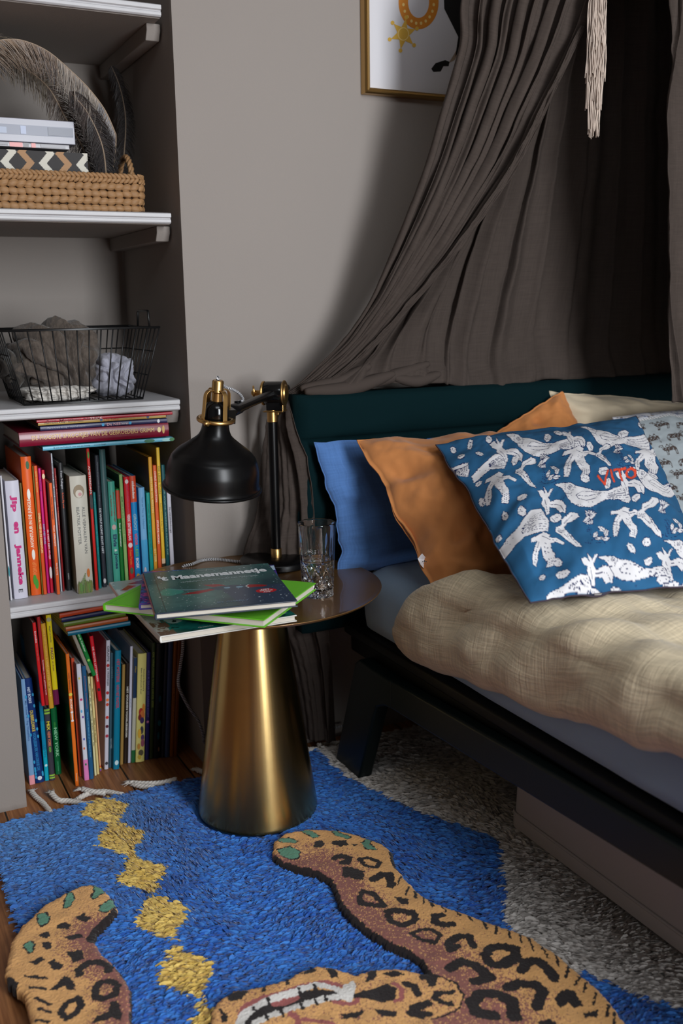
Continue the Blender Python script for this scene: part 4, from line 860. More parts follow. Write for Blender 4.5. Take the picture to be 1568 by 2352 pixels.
# rocket flying to the right
cv.poly([(.105, .118), (.125, .108), (.150, .105), (.180, .108), (.196, .117), (.180, .128), (.150, .133), (.122, .130), (.108, .124)], C(46, 66, 84))
cv.poly([(.178, .107), (.205, .106), (.215, .112), (.200, .122), (.182, .127), (.176, .118)], C(150, 32, 34)); cv.poly([(.118, .112), (.085, .095), (.055, .098), (.070, .108), (.108, .120)], C(140, 30, 34)); cv.poly([(.116, .130), (.100, .150), (.128, .148), (.140, .134)], C(140, 30, 34))
cv.stroke([(.178, .107), (.175, .118), (.181, .127)], .0022, C(200, 205, 205)); cv.ell(.140, .118, .006, .005, C(120, 160, 180)); cv.ell(.163, .117, .007, .005, C(120, 160, 180)); cv.poly([(.108, .121), (.060, .132), (.035, .140), (.065, .124)], C(110, 140, 146))
cv.ell(.205, .078, .0190, .0135, C(190, 26, 34))
art(r, .001, .001, .245, .269, T5+.0003, cv, GLOSSY)
WT = paint(226, 230, 232); zt = T5+.0007
lettering('title', "'t", (.024, .200, zt), (1, .02, 0), (-.02, 1, 0), .018, .034, WT, r, .05)
lettering('title', 'Maanemannetje', (.050, .192, zt), (1, .03, 0), (-.03, 1, 0), .183, .040, WT, r, .045)
lettering('subtitle', 'verhaaltjes en liedjes voor het slapengaan', (.062, .174, zt), (1, .03, 0), (-.03, 1, 0), .148, .0105, paint(170, 186, 188), r, .0)
lettering('author', 'Charlotte Elsje Rieve', (.095, .248, zt), (1, .02, 0), (-.02, 1, 0), .056, .008, paint(170, 186, 188), r, .0)
lettering('author', 'BY CHARLY', (.110, .026, zt), (1, .02, 0), (-.02, 1, 0), .056, .0075, paint(120, 140, 160), r, .0)
for s, yy, ww in (('MET', .0825, .016), ('GRATIS', .0745, .024), ('APP', .0665, .014)): lettering('sticker_text', s, (.205-ww/2, yy, zt), (1, 0, 0), (0, 1, 0), ww, .0052, WT, r, .03)
# ------------------------------------------------------------------ printed pillows
NAVY = C(22, 74, 122, 1.0); INK = C(8, 26, 78); OFFW = C(214, 212, 214, 1.0)
cv = Canvas(-345, 265, 1900, 1680, 2.0, C(26, 84, 124, 1.05))
n1 = fbm(cv.gx/160, cv.gy/160, 4, 3)[..., None]; cv.a[:] = cv.a*(1+.12*n1)
def TR_(pts, ox, oy, s, rot=0., flip=1):
    c, n = cos(rot), sin(rot); return [(ox+s*(flip*x*c-y*n), oy+s*(flip*x*n+y*c)) for x, y in pts]
def shape(pts, ox, oy, s, rot=0, flip=1):
    q = TR_(pts, ox, oy, s, rot, flip); cv.stroke(q+[q[0]], 8, INK, jit=1.5); cv.poly(q, OFFW, jit=1.5)
def ln(pts, ox, oy, s, rot=0, flip=1, w_=3.): cv.stroke(TR_(pts, ox, oy, s, rot, flip), w_, INK)
BIRD = [(-.52,-.14),(-.42,-.155),(-.31,-.15),(-.25,-.12),(-.13,-.10),(0,-.06),(.12,-.05),(.2,-.07),(.30,-.10),(.44,-.14),(.50,-.10),(.545,.07),(.50,.10),(.36,.05),(.22,.04),(.1,.09),(-.02,.14),(-.16,.135),(-.26,.09),(-.33,.02),(-.36,-.04),(-.42,-.10)]
def bird(ox, oy, s, rot=0., flip=1):
    shape(BIRD, ox, oy, s, rot, flip)
    e = TR_([(-.315, -.105)], ox, oy, s, rot, flip)[0]; cv.dot(*e, s*.026, INK); cv.dot(*e, s*.019, OFFW); cv.dot(*e, s*.008, INK)
    ln([(-.38,-.15),(-.37,-.08)], ox, oy, s, rot, flip); ln([(-.25,-.12),(-.29,-.02),(-.35,-.03)], ox, oy, s, rot, flip)
    ln([(-.22,0),(-.15,-.06),(0,-.045),(.10,-.03),(.04,.03),(-.08,.055),(-.18,.04),(-.22,0)], ox, oy, s, rot, flip); ln([(-.21,.0),(-.08,.0),(.09,-.02)], ox, oy, s, rot, flip)
    for k in range(6): a = -.115+.036*k; ln([(.20,-.03+.012*k),(.52-.01*abs(k-3),a+.0)], ox, oy, s, rot, flip, 2.6)
    r_ = random.Random(5)
    for k in range(70):
        x = r_.uniform(-.33, .2); y = r_.uniform(-.1, .13)
        if (-.24 < x < .1 and -.07 < y < .06) or y > .13-.5*max(0, x)*.5 or y < -.13+.3*(x+.33)*.4 or (x < -.26 and y > .02): continue
        p = TR_([(x, y)], ox, oy, s, rot, flip)[0]; cv.dot(*p, 2.2, INK)
    ln([(.0,.14),(.02,.19),(-.02,.21)], ox, oy, s, rot, flip, 2.4); ln([(.02,.19),(.05,.21)], ox, oy, s, rot, flip, 2.4)
def fan(ox, oy, s, rot=0.):
    shape([(-.55,.30),(-.3,.12),(0,-.02),(.30,-.22),(.5,-.26),(.58,.0),(.5,.22),(.3,.22),(.05,.20),(-.2,.32),(-.5,.5)], ox, oy, s, rot)
    for k in range(8): ln([(.02,.06+.01*k),(.52,-.2+.055*k)], ox, oy, s, rot, 1, 2.6)
    for k in range(16): p = TR_([(-.35+.4*rnd.random(), .12+.2*rnd.random())], ox, oy, s, rot)[0]; cv.dot(*p, 2.2, INK)
def flyer(ox, oy, s, rot=0.):
    shape([(-.05,-.46),(.12,-.40),(.08,-.30),(.30,-.34),(.5,-.22),(.46,-.15),(.26,-.22),(.12,-.14),(.16,.0),(.26,.12),(.28,.3),(.22,.45),(.02,.46),(.06,.30),(-.08,.10),(-.14,-.10),(-.24,.05),(-.26,.25),(-.32,.46),(-.42,.44),(-.44,.2),(-.36,-.05),(-.24,-.24),(-.46,-.2),(-.44,-.3),(-.2,-.38)], ox, oy, s, rot)
    for k in range(26): p = TR_([(-.05+.16*rnd.random(), -.22+.4*rnd.random())], ox, oy, s, rot)[0]; cv.dot(*p, 2.2, INK)
    ln([(-.1,-.34),(.1,-.25),(.3,-.27)], ox, oy, s, rot); ln([(-.2,-.2),(-.32,.05),(-.36,.36)], ox, oy, s, rot)
    for k in range(4): ln([(.06+.06*k,.22),(.07+.055*k,.42)], ox, oy, s, rot); ln([(-.40+.02*k,.02+.1*k),(-.30+.01*k,.04+.1*k)], ox, oy, s, rot)
def woman(ox, oy, s, rot=0.):
    shape([(.1,-.5),(.28,-.46),(.3,-.36),(.16,-.28),(-.02,-.22),(-.1,-.1),(-.02,.0),(.06,.08),(.12,.24),(.26,.40),(.3,.5),(.16,.46),(.04,.34),(-.1,.22),(-.2,.1),(-.32,.04),(-.3,-.08),(-.16,-.16),(-.14,-.3),(0,-.4)], ox, oy, s, rot)
    ln([(.14,-.42),(.0,-.3),(-.1,-.2)], ox, oy, s, rot); ln([(.0,.04),(.06,.2),(.2,.4)], ox, oy, s, rot); ln([(-.28,.0),(-.12,.08),(0,.22)], ox, oy, s, rot)
    for k in range(6): ln([(-.24+.03*k,-.06),(-.26+.03*k,.04)], ox, oy, s, rot, 1, 2.4)
    for k in range(8): p = TR_([(-.02+.1*rnd.random(), .08+.12*rnd.random())], ox, oy, s, rot)[0]; cv.ell(*p, 3.5, 5, INK); cv.dot(*p, 2, OFFW)
def tulip(ox, oy, s, rot=0.):
    for a in (-.9, -.45, 0, .45, .9): shape([(0,.4),(-.12,.1),(-.06,-.3),(0,-.45),(.1,-.2),(.12,.1)], ox, oy, s, rot+a*.75+.3)
    for a in (-.6, 0, .6): ln([(0,.25),(0,-.2)], ox, oy, s, rot+a*.75+.3)
def leaves(ox, oy, s, rot=0.):
    for dx, dy, a in ((-.28, .1, .6), (.1, -.25, -.7), (.3, .05, .3), (-.1, .35, 1.2), (.25, .38, 1.6)):
        q = TR_([(dx, dy)], ox, oy, s, rot)[0]; shape([(0,.24),(-.13,0),(-.05,-.24),(.09,-.12),(.12,.08)], *q, s, rot+a); ln([(0,.2),(0,-.18)], *q, s, rot+a)
    ln([(-.9,.62),(-.5,.72),(0,.66),(.4,.5),(.62,.28)], ox, oy, s, rot); ln([(-.7,.66),(-.75,.5)], ox, oy, s, rot); ln([(.2,.58),(.26,.7)], ox, oy, s, rot)
    for k in range(9): ln([(-.75+.01*k,-.3+.1*k),(-.45+.01*k,-.34+.1*k)], ox, oy, s, rot, 1, 2.2)
    ln([(-.6,-.4),(-.5,.6)], ox, oy, s, rot, 1, 2.2)
def deer(ox, oy, s, rot=0.):
    shape([(-.3,-.4),(-.22,-.15),(-.34,-.28),(-.5,-.2),(-.4,-.06),(-.28,.0),(-.3,.14),(-.16,.32),(-.12,.5),(-.02,.46),(-.02,.2),(.2,.22),(.32,.42),(.42,.4),(.5,.46),(.52,.2),(.38,.0),(.2,-.04),(.0,.04),(-.1,-.08),(-.04,-.24),(.04,-.36),(-.06,-.34),(-.14,-.2)], ox, oy, s, rot)
    ln([(-.2,0),(-.12,.2),(-.08,.4)], ox, oy, s, rot); ln([(0,.12),(.2,.1),(.36,.16),(.44,.36)], ox, oy, s, rot); ln([(.4,.0),(.5,-.12)], ox, oy, s, rot, 1, 2.4)
def bug(ox, oy, s, rot=0.):
    for a in (-.5, 0, .5): ln([(a*.5,-.42),(a*.5,.42)], ox, oy, s, rot, 1, 2.6)
    shape([(-.5,0),(-.3,-.28),(0,-.3),(.3,-.26),(.52,0),(.3,.28),(0,.3),(-.3,.26)], ox, oy, s, rot)
    ln([(-.22,-.2),(-.22,.2)], ox, oy, s, rot); ln([(-.2,0),(.4,0)], ox, oy, s, rot, 1, 2.4); cv.dot(*TR_([(.1, -.1)], ox, oy, s, rot)[0], 2.5, INK)
bird(875, 870, 560, .04); bird(500, 485, 550, .05); bird(1040, 430, 500, .14); bird(1440, 785, 560, .1); bird(1180, 1450, 560, .06); bird(1690, 1300, 540, .05); bird(1620, 470, 480, .2); bird(1800, 950, 520, .1)
fan(60, 620, 250, -.05); fan(330, 1110, 400, -.25); fan(680, 1560, 300, .0); fan(-190, 640, 200, .2)
for q in ((165, 820, 270), (765, 615, 270), (1125, 1080, 260), (530, 1275, 250), (1310, 590, 230), (1740, 760, 240), (1700, 1120, 240), (1500, 1620, 220)): flyer(*q)
for q in ((370, 690, 250), (690, 1125, 290), (960, 575, 200), (1310, 1040, 300), (1500, 600, 180), (1830, 1200, 260)): woman(*q)
for q in ((570, 690, 110), (920, 1155, 130), (1160, 605, 100), (1510, 1100, 120), (1640, 900, 110)): leaves(*q)
for q in ((500, 600, 130), (850, 1030, 140), (1075, 530, 110), (1430, 965, 130), (1600, 700, 110)): tulip(*q)
for q in ((215, 510, 220), (565, 890, 230), (890, 1425, 250), (1165, 770, 220), (1470, 1345, 220), (720, 420, 170), (1780, 1480, 230)): deer(*q)
for i, q in enumerate(((268, 600, 78), (805, 748, 80), (330, 912, 80), (200, 1030, 78), (352, 1005, 85), (605, 1030, 95), (1147, 1295, 88), (1285, 1220, 85), (1288, 1360, 88), (612, 1370, 78), (642, 1478, 95), (1220, 905, 80), (850, 495, 78), (1350, 700, 66), (1490, 745, 80), (1455, 670, 60), (950, 697, 86), (488, 1490, 70), (890, 1600, 100), (1405, 1510, 105), (540, 415, 70), (620, 380, 60), (1110, 388, 80), (985, 785, 80), (15, 548, 60), (-130, 560, 60), (-60, 470, 60), (-200, 500, 55), (-20, 760, 60), (20, 900, 70), (1040, 1600, 80), (1620, 1200, 80), (1560, 860, 70), (90, 440, 60), (160, 1180, 60), (1240, 320, 50))): bug(*q, rot=(i*1.7) % 2.6-1.3)
# embroidered name
RED = C(214, 72, 44)
for st in ([(905, 728), (960, 792), (985, 700)], [(1010, 700), (1040, 775)], [(1040, 705), (1130, 690)], [(1085, 698), (1112, 770)], [(1150, 700), (1180, 686), (1208, 700), (1214, 730), (1190, 752), (1160, 742), (1146, 718), (1150, 700)]):
    cv.stroke(st, 19, C(140, 38, 30)); cv.stroke(st, 14, RED)
CV1 = cv
VC = [py(1000, 1020, 1.735), py(1462, 955, 1.77), pz(1660, 1345, .615), pz(1215, 1388, .607)]; VN = np.cross(VC[1]-VC[0], VC[3]-VC[0]); VN /= np.linalg.norm(VN); VN *= np.sign(VN.dot(CAMP-VC[0]))
def vito_cols(U_, V_):   # lay the block print out over the cloth so that its rows run as in the photo
    u2, v2 = U_*2-1, V_*2-1; Us = u2*(1-.035*(1-v2*v2)); Vs = v2*(1-.035*(1-u2*u2)); a, b2 = ((Us+1)/2)[..., None], ((Vs+1)/2)[..., None]
    P = (1-a)*(1-b2)*VC[0]+a*(1-b2)*VC[1]+a*b2*VC[2]+(1-a)*b2*VC[3]+VN*(.068*(((1-u2**4)*(1-v2**4))**.62*(.62+.38*(1-u2*u2)*(1-v2*v2))))[..., None]
    d = P-CAMP; z = d @ AF; X_ = 784+FPX*(d @ AR)/z; Y_ = 1176-FPX*(d @ AU)/z
    return CV1.at((X_-1100)/.2985, (Y_-880)/.2985)
PR = vmat('printed_cotton', .85, bump=.25, bscale=24, bdist=.004)
r, s, _ = pillow('pillow', VC, .068, PR,
   'blue block-printed pillow with white birds and a red embroidered name', 21, wr=.007, ear=.035, cols=vito_cols, back=C(60, 40, 36), res=(330, 330), dimples=((-.75, .75, .16, .02), (-.3, .95, .12, .008)))
s.build('seam', mat('red_black_trim', C(60, 50, 60), .9), r, smooth=True)

cv = Canvas(0, 0, 1, 1, .002, C(150, 158, 162, 1.0))
DB = C(62, 50, 46)
def beast(ox, oy, s, fl=1, hump=0):
    bd = [(-.5,-.3),(-.36,-.36),(-.3,-.2),(-.2,-.05),(-.08,-.12-.2*hump),(.02,-.08),(.14,-.12-.2*hump),(.3,-.05),(.4,.02),(.42,.2),(.40,.5),(.34,.5),(.32,.22),(.2,.18),(.0,.2),(-.1,.2),(-.12,.5),(-.18,.5),(-.2,.18),(-.32,.0),(-.4,-.2),(-.5,-.22)]
    q = [(ox+s*fl*x, oy+s*y) for x, y in bd]; cv.stroke(q+[q[0]], .0045, DB, jit=.002)
    for k in range(13): x = ox+s*(-.3+.055*k); cv.stroke([(x, oy-s*.08), (x+.003, oy+s*.18)], .0045, DB)
k = 0
for j in range(9):
    for i in range(8): beast(.07+.125*i+(.06 if j % 2 else 0), .16+.105*j, .095, 1 if (i+j) % 2 else -1, (i+j) % 2); k += 1
cv.a[(cv.gy < .085)] = C(196, 196, 202)
for k in range(160): cv.ell(rnd.random(), rnd.random()*.075, .007, .0045, rnd.choice([C(100, 116, 160), C(120, 110, 100), C(140, 150, 170)]), rnd.random()*3)
cv.a[(cv.gy > .083) & (cv.gy < .097)] = C(215, 215, 215)
for k in range(70): cv.stroke([(k/70, .084), (k/70+.007, .096)], .0035, C(70, 66, 70))
CV2 = cv
r, s, _ = pillow('pillow', (py(1405, 962, 1.83), py(1770, 915, 1.90), py(1830, 1190, 1.60), py(1500, 1235, 1.62)), .045, PR,
   'pale pillow printed with striped animals and a corded border, at the right edge', 33, wr=.006, ear=.03, cols=lambda a, b: CV2.at(a, b), back=C(170, 172, 176), res=(240, 240))
s.build('seam', OFFM := mat('striped_cord', C(150, 146, 150), .9), r, smooth=True)
# care label on the orange pillow
p = py(962, 1276, 1.66)
o = MB(); pts = [py(x, y, 1.655+.002*k) for k, (x, y) in enumerate(((958, 1258), (948, 1270), (955, 1284), (962, 1292), (972, 1286), (968, 1270)))]
base = np.array(ORANGE.location)
o.add([tuple(np.array(q)-base+np.array((-.016, -.045, 0))) for q in pts], [tuple(range(len(pts)))]); lab = o.build('care_label', paint(226, 226, 230), ORANGE, solid=.0008)
lettering('label_print', '*', tuple(np.array(py(957, 1283, 1.650))-base+np.array((-.016, -.0465, 0))), tuple(AR), tuple(AU), .009, .009, paint(20, 20, 24), lab, .02)

# ------------------------------------------------------------------ storage box under the bed
LINEN = mat('grey_linen_box', C(192, 184, 182, .9), .8, bump=.3, bscale=20, bdist=.002)
bx = empty('storage_box', (1.14, 1.53, .022), 'grey beige fabric storage box standing on the rug under the bed', 'storage box')
b = MB(); P = []
def rrect(x0, x1, y0, y1, r_, n=6):
    out = []
    for cx, cy, a0 in ((x1-r_, y1-r_, 0), (x0+r_, y1-r_, pi/2), (x0+r_, y0+r_, pi), (x1-r_, y0+r_, 3*pi/2)):
        for k in range(n): a = a0+k*pi/2/(n-1); out.append((cx+r_*cos(a), cy+r_*sin(a)))
    return out
for z, e in ((0, .006), (.004, 0), (.03, 0), (.034, .003), (.038, .003), (.10, .005), (.165, .004), (.205, .004), (.210, .01)):
    P.append([(x, y, z) for x, y in rrect(e, .46-e, -.78+e, .005-e, .025)])
b.grid(P, closeu=True); n_ = len(P[0]); b.f += [tuple(range(n_)), tuple(b.n-n_+k for k in range(n_))]; b.m += [0, 0]
b.build('box_body', LINEN, bx, smooth=True).modifiers.new('es', 'EDGE_SPLIT').split_angle = radians(50)
b = MB(); b.tube([(x, y, .035) for x, y in rrect(.001, .459, -.779, .004, .025)], .003, 8, closed=True); b.build('piping', LINEN, bx, smooth=True)

# ------------------------------------------------------------------ shaggy rug
RX0, RX1, RY0, RY1 = .19, 1.75, .45, 2.05
rug = empty('shaggy_rug', (.3, 2.0, 0), 'deep pile rug in blue with yellow diamonds, grey towards the bed', 'rug')
RL = np.array([.3, 2.0, 0])
BLUEP = [(0, 0), (0, 3), (.96, 3), (.955, 1.95), (.962, 1.86), (1.0, 1.74), (1.035, 1.64), (1.095, 1.49), (1.03, 1.38), (.955, 1.27), (.93, 1.18), (.985, 1.09), (1.06, .965), (1.15, .80), (1.15, 0)]
DIAM = [(.423, 1.995), (.421, 1.861), (.425, 1.715), (.421, 1.566), (.416, 1.404), (.412, 1.25), (.41, 1.10), (.41, .95)]
def inpoly(P, X, Y):
    m = np.zeros(X.shape, bool); n = len(P)
    for i in range(n):
        x0, y0 = P[i]; x1, y1 = P[(i+1) % n]
        if y0 == y1: continue
        m ^= ((Y >= y0) != (Y >= y1)) & (X < (x1-x0)*(Y-y0)/(y1-y0)+x0)
    return m
def rugcol(X, Y, N, R):
    Xj = X+.006*vnoise(X*70, Y*70, 3); Yj = Y+.006*vnoise(X*70, Y*70, 4)
    blue = inpoly(BLUEP, Xj, Yj); t = np.clip(R.random(N)*.65+.1+.25*(vnoise(X*9, Y*9, 6)*.5+.5), 0, 1)[:, None]
    cb = np.array(C(6, 56, 150))*(1-t)+np.array(C(66, 134, 212))*t
    # faded towards the far left corner
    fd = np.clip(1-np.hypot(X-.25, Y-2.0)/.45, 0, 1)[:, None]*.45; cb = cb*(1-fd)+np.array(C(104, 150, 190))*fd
    cg = np.array(C(160, 154, 148))*(1-t)+np.array(C(218, 212, 206))*t
    cy = np.array(C(190, 154, 66))*(1-t)+np.array(C(232, 202, 116))*t
    c = np.where(blue[:, None], cb, cg)
    for dx, dy in DIAM:
        m = np.abs(Xj-dx)/.050+np.abs(Yj-dy)/.079 < 1; c[m] = cy[m]
    return c
R = np.random.default_rng(3)
sp_ = .0037; gx, gy = np.meshgrid(np.arange(RX0, 1.32, sp_), np.arange(.78, RY1, sp_)); gx = gx.ravel()+R.normal(0, .0014, gx.size); gy = gy.ravel()+R.normal(0, .0014, gy.size)
edge = .004*vnoise(gy*12, gy*0, 8); keep = (gx > RX0+edge) & (gy < RY1+.006*vnoise(gx*14, gx*0, 9)); dc = np.hypot(gx-.717, gy-1.865); keep &= (dc > .133)
gx, gy = gx[keep], gy[keep]; N = gx.size
ang = radians(-26+180)+.75*vnoise(gx*6, gy*6, 12)+.5*vnoise(gx*17, gy*17, 13)+R.normal(0, .24, N)
L_ = .0175*(1+.25*R.normal(0, 1, N).clip(-1.5, 1.5)); wd = .0019*(1+.2*R.normal(0, 1, N))
ux, uy = np.cos(ang), np.sin(ang); vx, vy = -uy, ux; h0 = .007+.0035*(vnoise(gx*8, gy*8, 14)+1)/2; roll = R.normal(0, .0016, N)
hump = .006+.003*R.random(N)
Vt = []
for t, wf, hz in ((0, .7, 0), (.28, 1.0, .8), (.65, 1.0, 1.0), (1.0, .25, .8)):
    for sgn in (-1, 1):
        Vt.append(np.stack([gx+ux*L_*t+vx*wd*wf*sgn, gy+uy*L_*t+vy*wd*wf*sgn, h0+hump*hz+roll*sgn], -1))
Vt = np.stack(Vt, 1); idx = np.arange(N)[:, None]*8
F_ = np.concatenate([idx+np.array([[0, 1, 3, 2]]), idx+np.array([[2, 3, 5, 4]]), idx+np.array([[4, 5, 7, 6]])])
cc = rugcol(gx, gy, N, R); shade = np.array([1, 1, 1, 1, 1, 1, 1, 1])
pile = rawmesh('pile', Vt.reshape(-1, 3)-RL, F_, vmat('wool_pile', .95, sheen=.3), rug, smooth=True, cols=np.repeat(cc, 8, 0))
pile['kind'] = 'stuff'
# woven back of the rug
bxs = np.linspace(RX0+.004, RX1, 180); bys = np.linspace(RY0, RY1-.004, 180); X, Y = np.meshgrid(bxs, bys)
bc = rugcol(X.ravel(), Y.ravel(), X.size, R)*.8
rawmesh('backing', np.stack([X.ravel(), Y.ravel(), .0075+.001*vnoise(X.ravel()*30, Y.ravel()*30, 2)], -1)-RL, gridfaces(180, 180), vmat('wool_back', .95), rug, cols=bc)
WOOL = mat('ivory_wool', C(214, 208, 200, 1.0), .95, sheen=.3)
def tassel(pts, r_=.0058, fray=.02, name='tassel', parent=rug, off=RL, n=26, spread=.75):
    P = bez([np.array(p)-off for p in pts], 12); b = MB(); Ln = 0; A = [[], [], []]
    for i, p in enumerate(P):
        if i: Ln += (P[i]-P[i-1]).length
        T = (P[min(i+1, len(P)-1)]-P[max(i-1, 0)]).normalized(); S_ = T.cross(Vector((0, 0, 1))).normalized(); U_ = S_.cross(T)
        for k in range(3): a = Ln/.0042+k*2*pi/3; A[k].append(p+(S_*cos(a)+U_*sin(a))*r_*.5)
    for k in range(3): b.tube(A[k], r_*.62, 7)
    T = (P[-1]-P[-3]).normalized(); S_ = T.cross(Vector((0, 0, 1))).normalized()
    for k in range(n):
        a = rnd.gauss(0, spread*.6); d = (T*cos(a)+S_*sin(a)); l = fray*rnd.uniform(.6, 1.1); z0 = rnd.uniform(-.003, .003)
        q = P[-1]-T*.004; pts_ = [q+Vector((0, 0, z0)), q+d*l*.5+Vector((0, 0, rnd.uniform(-.001, .004))), q+d*l+S_*rnd.gauss(0, .003)+Vector((0, 0, -.001-rnd.random()*.002))]
        b.tube(pts_, [.0011, .0009, .0005], 4)
    return b.build(name, WOOL, parent, smooth=True)
fl = lambda x, y, z=.008: pz(x, y, z)
tassel([fl(118, 1868, .012), fl(100, 1846), fl(82, 1830), fl(72, 1818)])
tassel([fl(200, 1848, .012), fl(160, 1840), fl(135, 1838), fl(118, 1822, .012)], fray=.022)
tassel([fl(282, 1826, .012), fl(240, 1818), fl(205, 1822), fl(180, 1834, .006)], fray=.014)
tassel([fl(240, 1822, .014), fl(212, 1818, .014), fl(190, 1813, .012)], fray=.026)
tassel([fl(405, 1790, .016), fl(370, 1798, .010), fl(335, 1800), fl(300, 1798)], fray=.026)
tassel([fl(352, 1808, .012), fl(325, 1806, .009), fl(310, 1802)], fray=.015)
tassel([fl(478, 1776, .016), fl(462, 1772, .008), fl(452, 1768)], fray=.02)
tassel([fl(708, 1722, .02), fl(728, 1722, .012), fl(748, 1736, .012), fl(760, 1744, .012)], r_=.006, fray=.015)
tassel([fl(730, 1712, .014), fl(760, 1708, .008), fl(785, 1706, .006)], fray=.015)

# ------------------------------------------------------------------ leopard rug on top of it
a_ = lambda x, y: (400+x*.3827, 1840+y*.3827)
b_ = lambda x, y: (900+x*.3827, 1980+y*.3827)
c_ = lambda x, y: (x*.2168, 1980+y*.2168)
def wp(f, pts): return [tuple(pz(*f(*p), .030)[:2]) for p in pts]
ident = lambda x, y: (x, y)
up_arm = wp(a_, [(590,290),(600,230),(660,185),(800,160),(960,170),(1100,205),(1260,265),(1310,310),(1330,390),(1400,480),(1568,590)])+wp(b_, [(110,130),(230,230),(400,290),(540,340),(700,400),(850,460),(1000,560),(1130,670),(1250,770),(1340,880),(1410,972)])
lo_arm = wp(a_, [(590,330),(640,370),(740,405),(850,435),(930,480),(960,540),(990,620),(1060,700),(1160,780),(1280,860),(1400,910),(1480,970),(1510,1030)])
head_up = wp(a_, [(1510,1030),(1350,1000),(1200,995),(1080,1030),(960,990),(850,975),(760,1000),(690,1050),(600,1075),(480,1095),(350,1115),(260,1170),(215,1240),(200,1338)])
below = [(pz(477, 2352, .037)[0]-.01, 1.13), (.37, 1.02), (.45, .92), (.93, .88)]
body = up_arm+[(.96, .90)]+below[::-1]+head_up[::-1]+lo_arm[::-1]
paw = wp(c_, [(950,230),(1060,250),(1160,330),(1240,440),(1240,520),(1150,620),(1030,730),(1000,830),(1080,950),(1230,1090),(1330,1210),(1390,1330),(1400,1500),(1390,1716)])+[(.27, 1.20), (.30, 1.08), (.12, 1.10), (.13, 1.2)]+wp(c_, [(320,1716),(300,1560),(250,1400),(140,1310),(60,1240),(50,1130),(90,950),(110,850),(220,680),(330,590),(420,480),(560,390),(720,310),(850,240)])
res = .0016
cv = Canvas(.06, .86, 1.02, 1.75, res, (0, 0, 0))
X, Y = cv.gx, cv.gy; jx = X+.0018*vnoise(X*260, Y*260, 1); jy = Y+.0018*vnoise(X*260, Y*260, 2)
mb, mp_ = inpoly(body, jx, jy), inpoly(paw, jx, jy); inside = mb | mp_
OC = np.array(C(220, 166, 104, 1.1)); RO = np.array(C(146, 92, 82, 1.05)); BL_ = C(30, 20, 20); GN = C(96, 150, 124)
def dist_line(P, X, Y):
    d = np.full(X.shape, 9.)
    for i in range(len(P)-1):
        (x0, y0), (x1, y1) = P[i], P[i+1]; dx, dy = x1-x0, y1-y0; L = dx*dx+dy*dy+1e-12; t = np.clip(((X-x0)*dx+(Y-y0)*dy)/L, 0, 1)
        d = np.minimum(d, np.hypot(X-x0-t*dx, Y-y0-t*dy))
    return d
d_out = dist_line(up_arm, X, Y); d_in = dist_line(lo_arm+[tuple(pz(*b_(400, 880), .037)[:2]), (.72, 1.0)], X, Y)
f = d_in/(d_in+d_out+1e-6); prob = np.clip((f-.06)/.72, .26, .95)
head = inpoly(wp(a_, [(200,1338),(215,1240),(260,1170),(350,1115),(480,1095),(600,1075),(690,1050),(760,1000),(850,975),(960,990),(1080,1030),(1200,995),(1350,1000),(1510,1030)])+wp(b_, [(300,690),(400,740),(430,800),(400,880),(250,940)])+[(.6, 1.0), (.40, .95)], X, Y)
prob = np.where(head, .80+.12*vnoise(X*18, Y*18, 7), prob)
pr_in = dist_line(wp(c_, [(1030,730),(1000,830),(1080,950),(1230,1090),(1330,1210),(1390,1330),(1400,1500),(1390,1716)]), X, Y)
prob = np.where(mp_, np.clip(pr_in/.085, .2, .95), prob)
st = R.random(X.shape); st2 = vnoise(X*330, Y*330, 5)*.5+.5
cv.a[:] = np.where(((st*.5+st2*.5) < prob*.9+.03)[..., None], OC, RO); cv.a *= (1+.12*(R.random(X.shape)-.5))[..., None]
J = .0022
def S(f, pts, w_, col=BL_): cv.stroke(wp(f, pts), w_, col, jit=J)
def P_(f, pts, col=BL_, o=None):
    q = wp(f, pts)
    if o: cv.stroke(q+[q[0]], o, BL_, jit=J)
    cv.poly(q, col, jit=J)
cv.stroke(lo_arm, .015, BL_, jit=J); cv.stroke(wp(c_, [(1240,520),(1150,620),(1030,730),(990,810)]), .022, BL_, jit=J); cv.stroke(wp(c_, [(1250,1110),(1350,1220),(1395,1330),(1405,1500),(1395,1716)]), .009, BL_, jit=J)
cv.stroke(head_up[::-1][:5], .006, BL_, jit=J); cv.stroke(wp(a_, [(1300,320),(1335,400)]), .012, BL_, jit=J); cv.stroke(wp(c_, [(60,1240),(140,1310)]), .016, BL_, jit=J)
S(b_, [(200,690),(300,690),(390,735),(428,800),(400,880),(330,920),(240,945)], .0035); S(b_, [(150,640),(230,690)], .016)
# claws
for q, o in (([(620,290),(690,280),(750,305),(745,345),(700,350),(650,330)], .004),([(610,225),(680,220),(740,240),(720,255),(640,245)], .004),([(760,175),(810,180),(870,215),(840,225),(790,205)], .004),([(950,190),(975,180),(985,200),(1060,225),(1040,240),(970,215)], .004),([(1125,260),(1160,240),(1180,250),(1175,275),(1215,305),(1150,300)], .004)): P_(a_, q, GN, o)
for q, o in (([(1000,250),(1080,260),(1095,320),(1060,350),(1000,400),(965,380),(1000,320)], .005),([(1190,375),(1235,410),(1215,470),(1130,530),(1065,520),(1060,470),(1130,430)], .005),([(720,330),(770,340),(785,400),(740,480),(680,495),(690,420)], .005),([(410,570),(480,560),(520,600),(510,660),(450,695),(400,660)], .005),([(250,900),(330,850),(360,890),(350,960),(320,975)], .005)): P_(c_, q, GN, o)
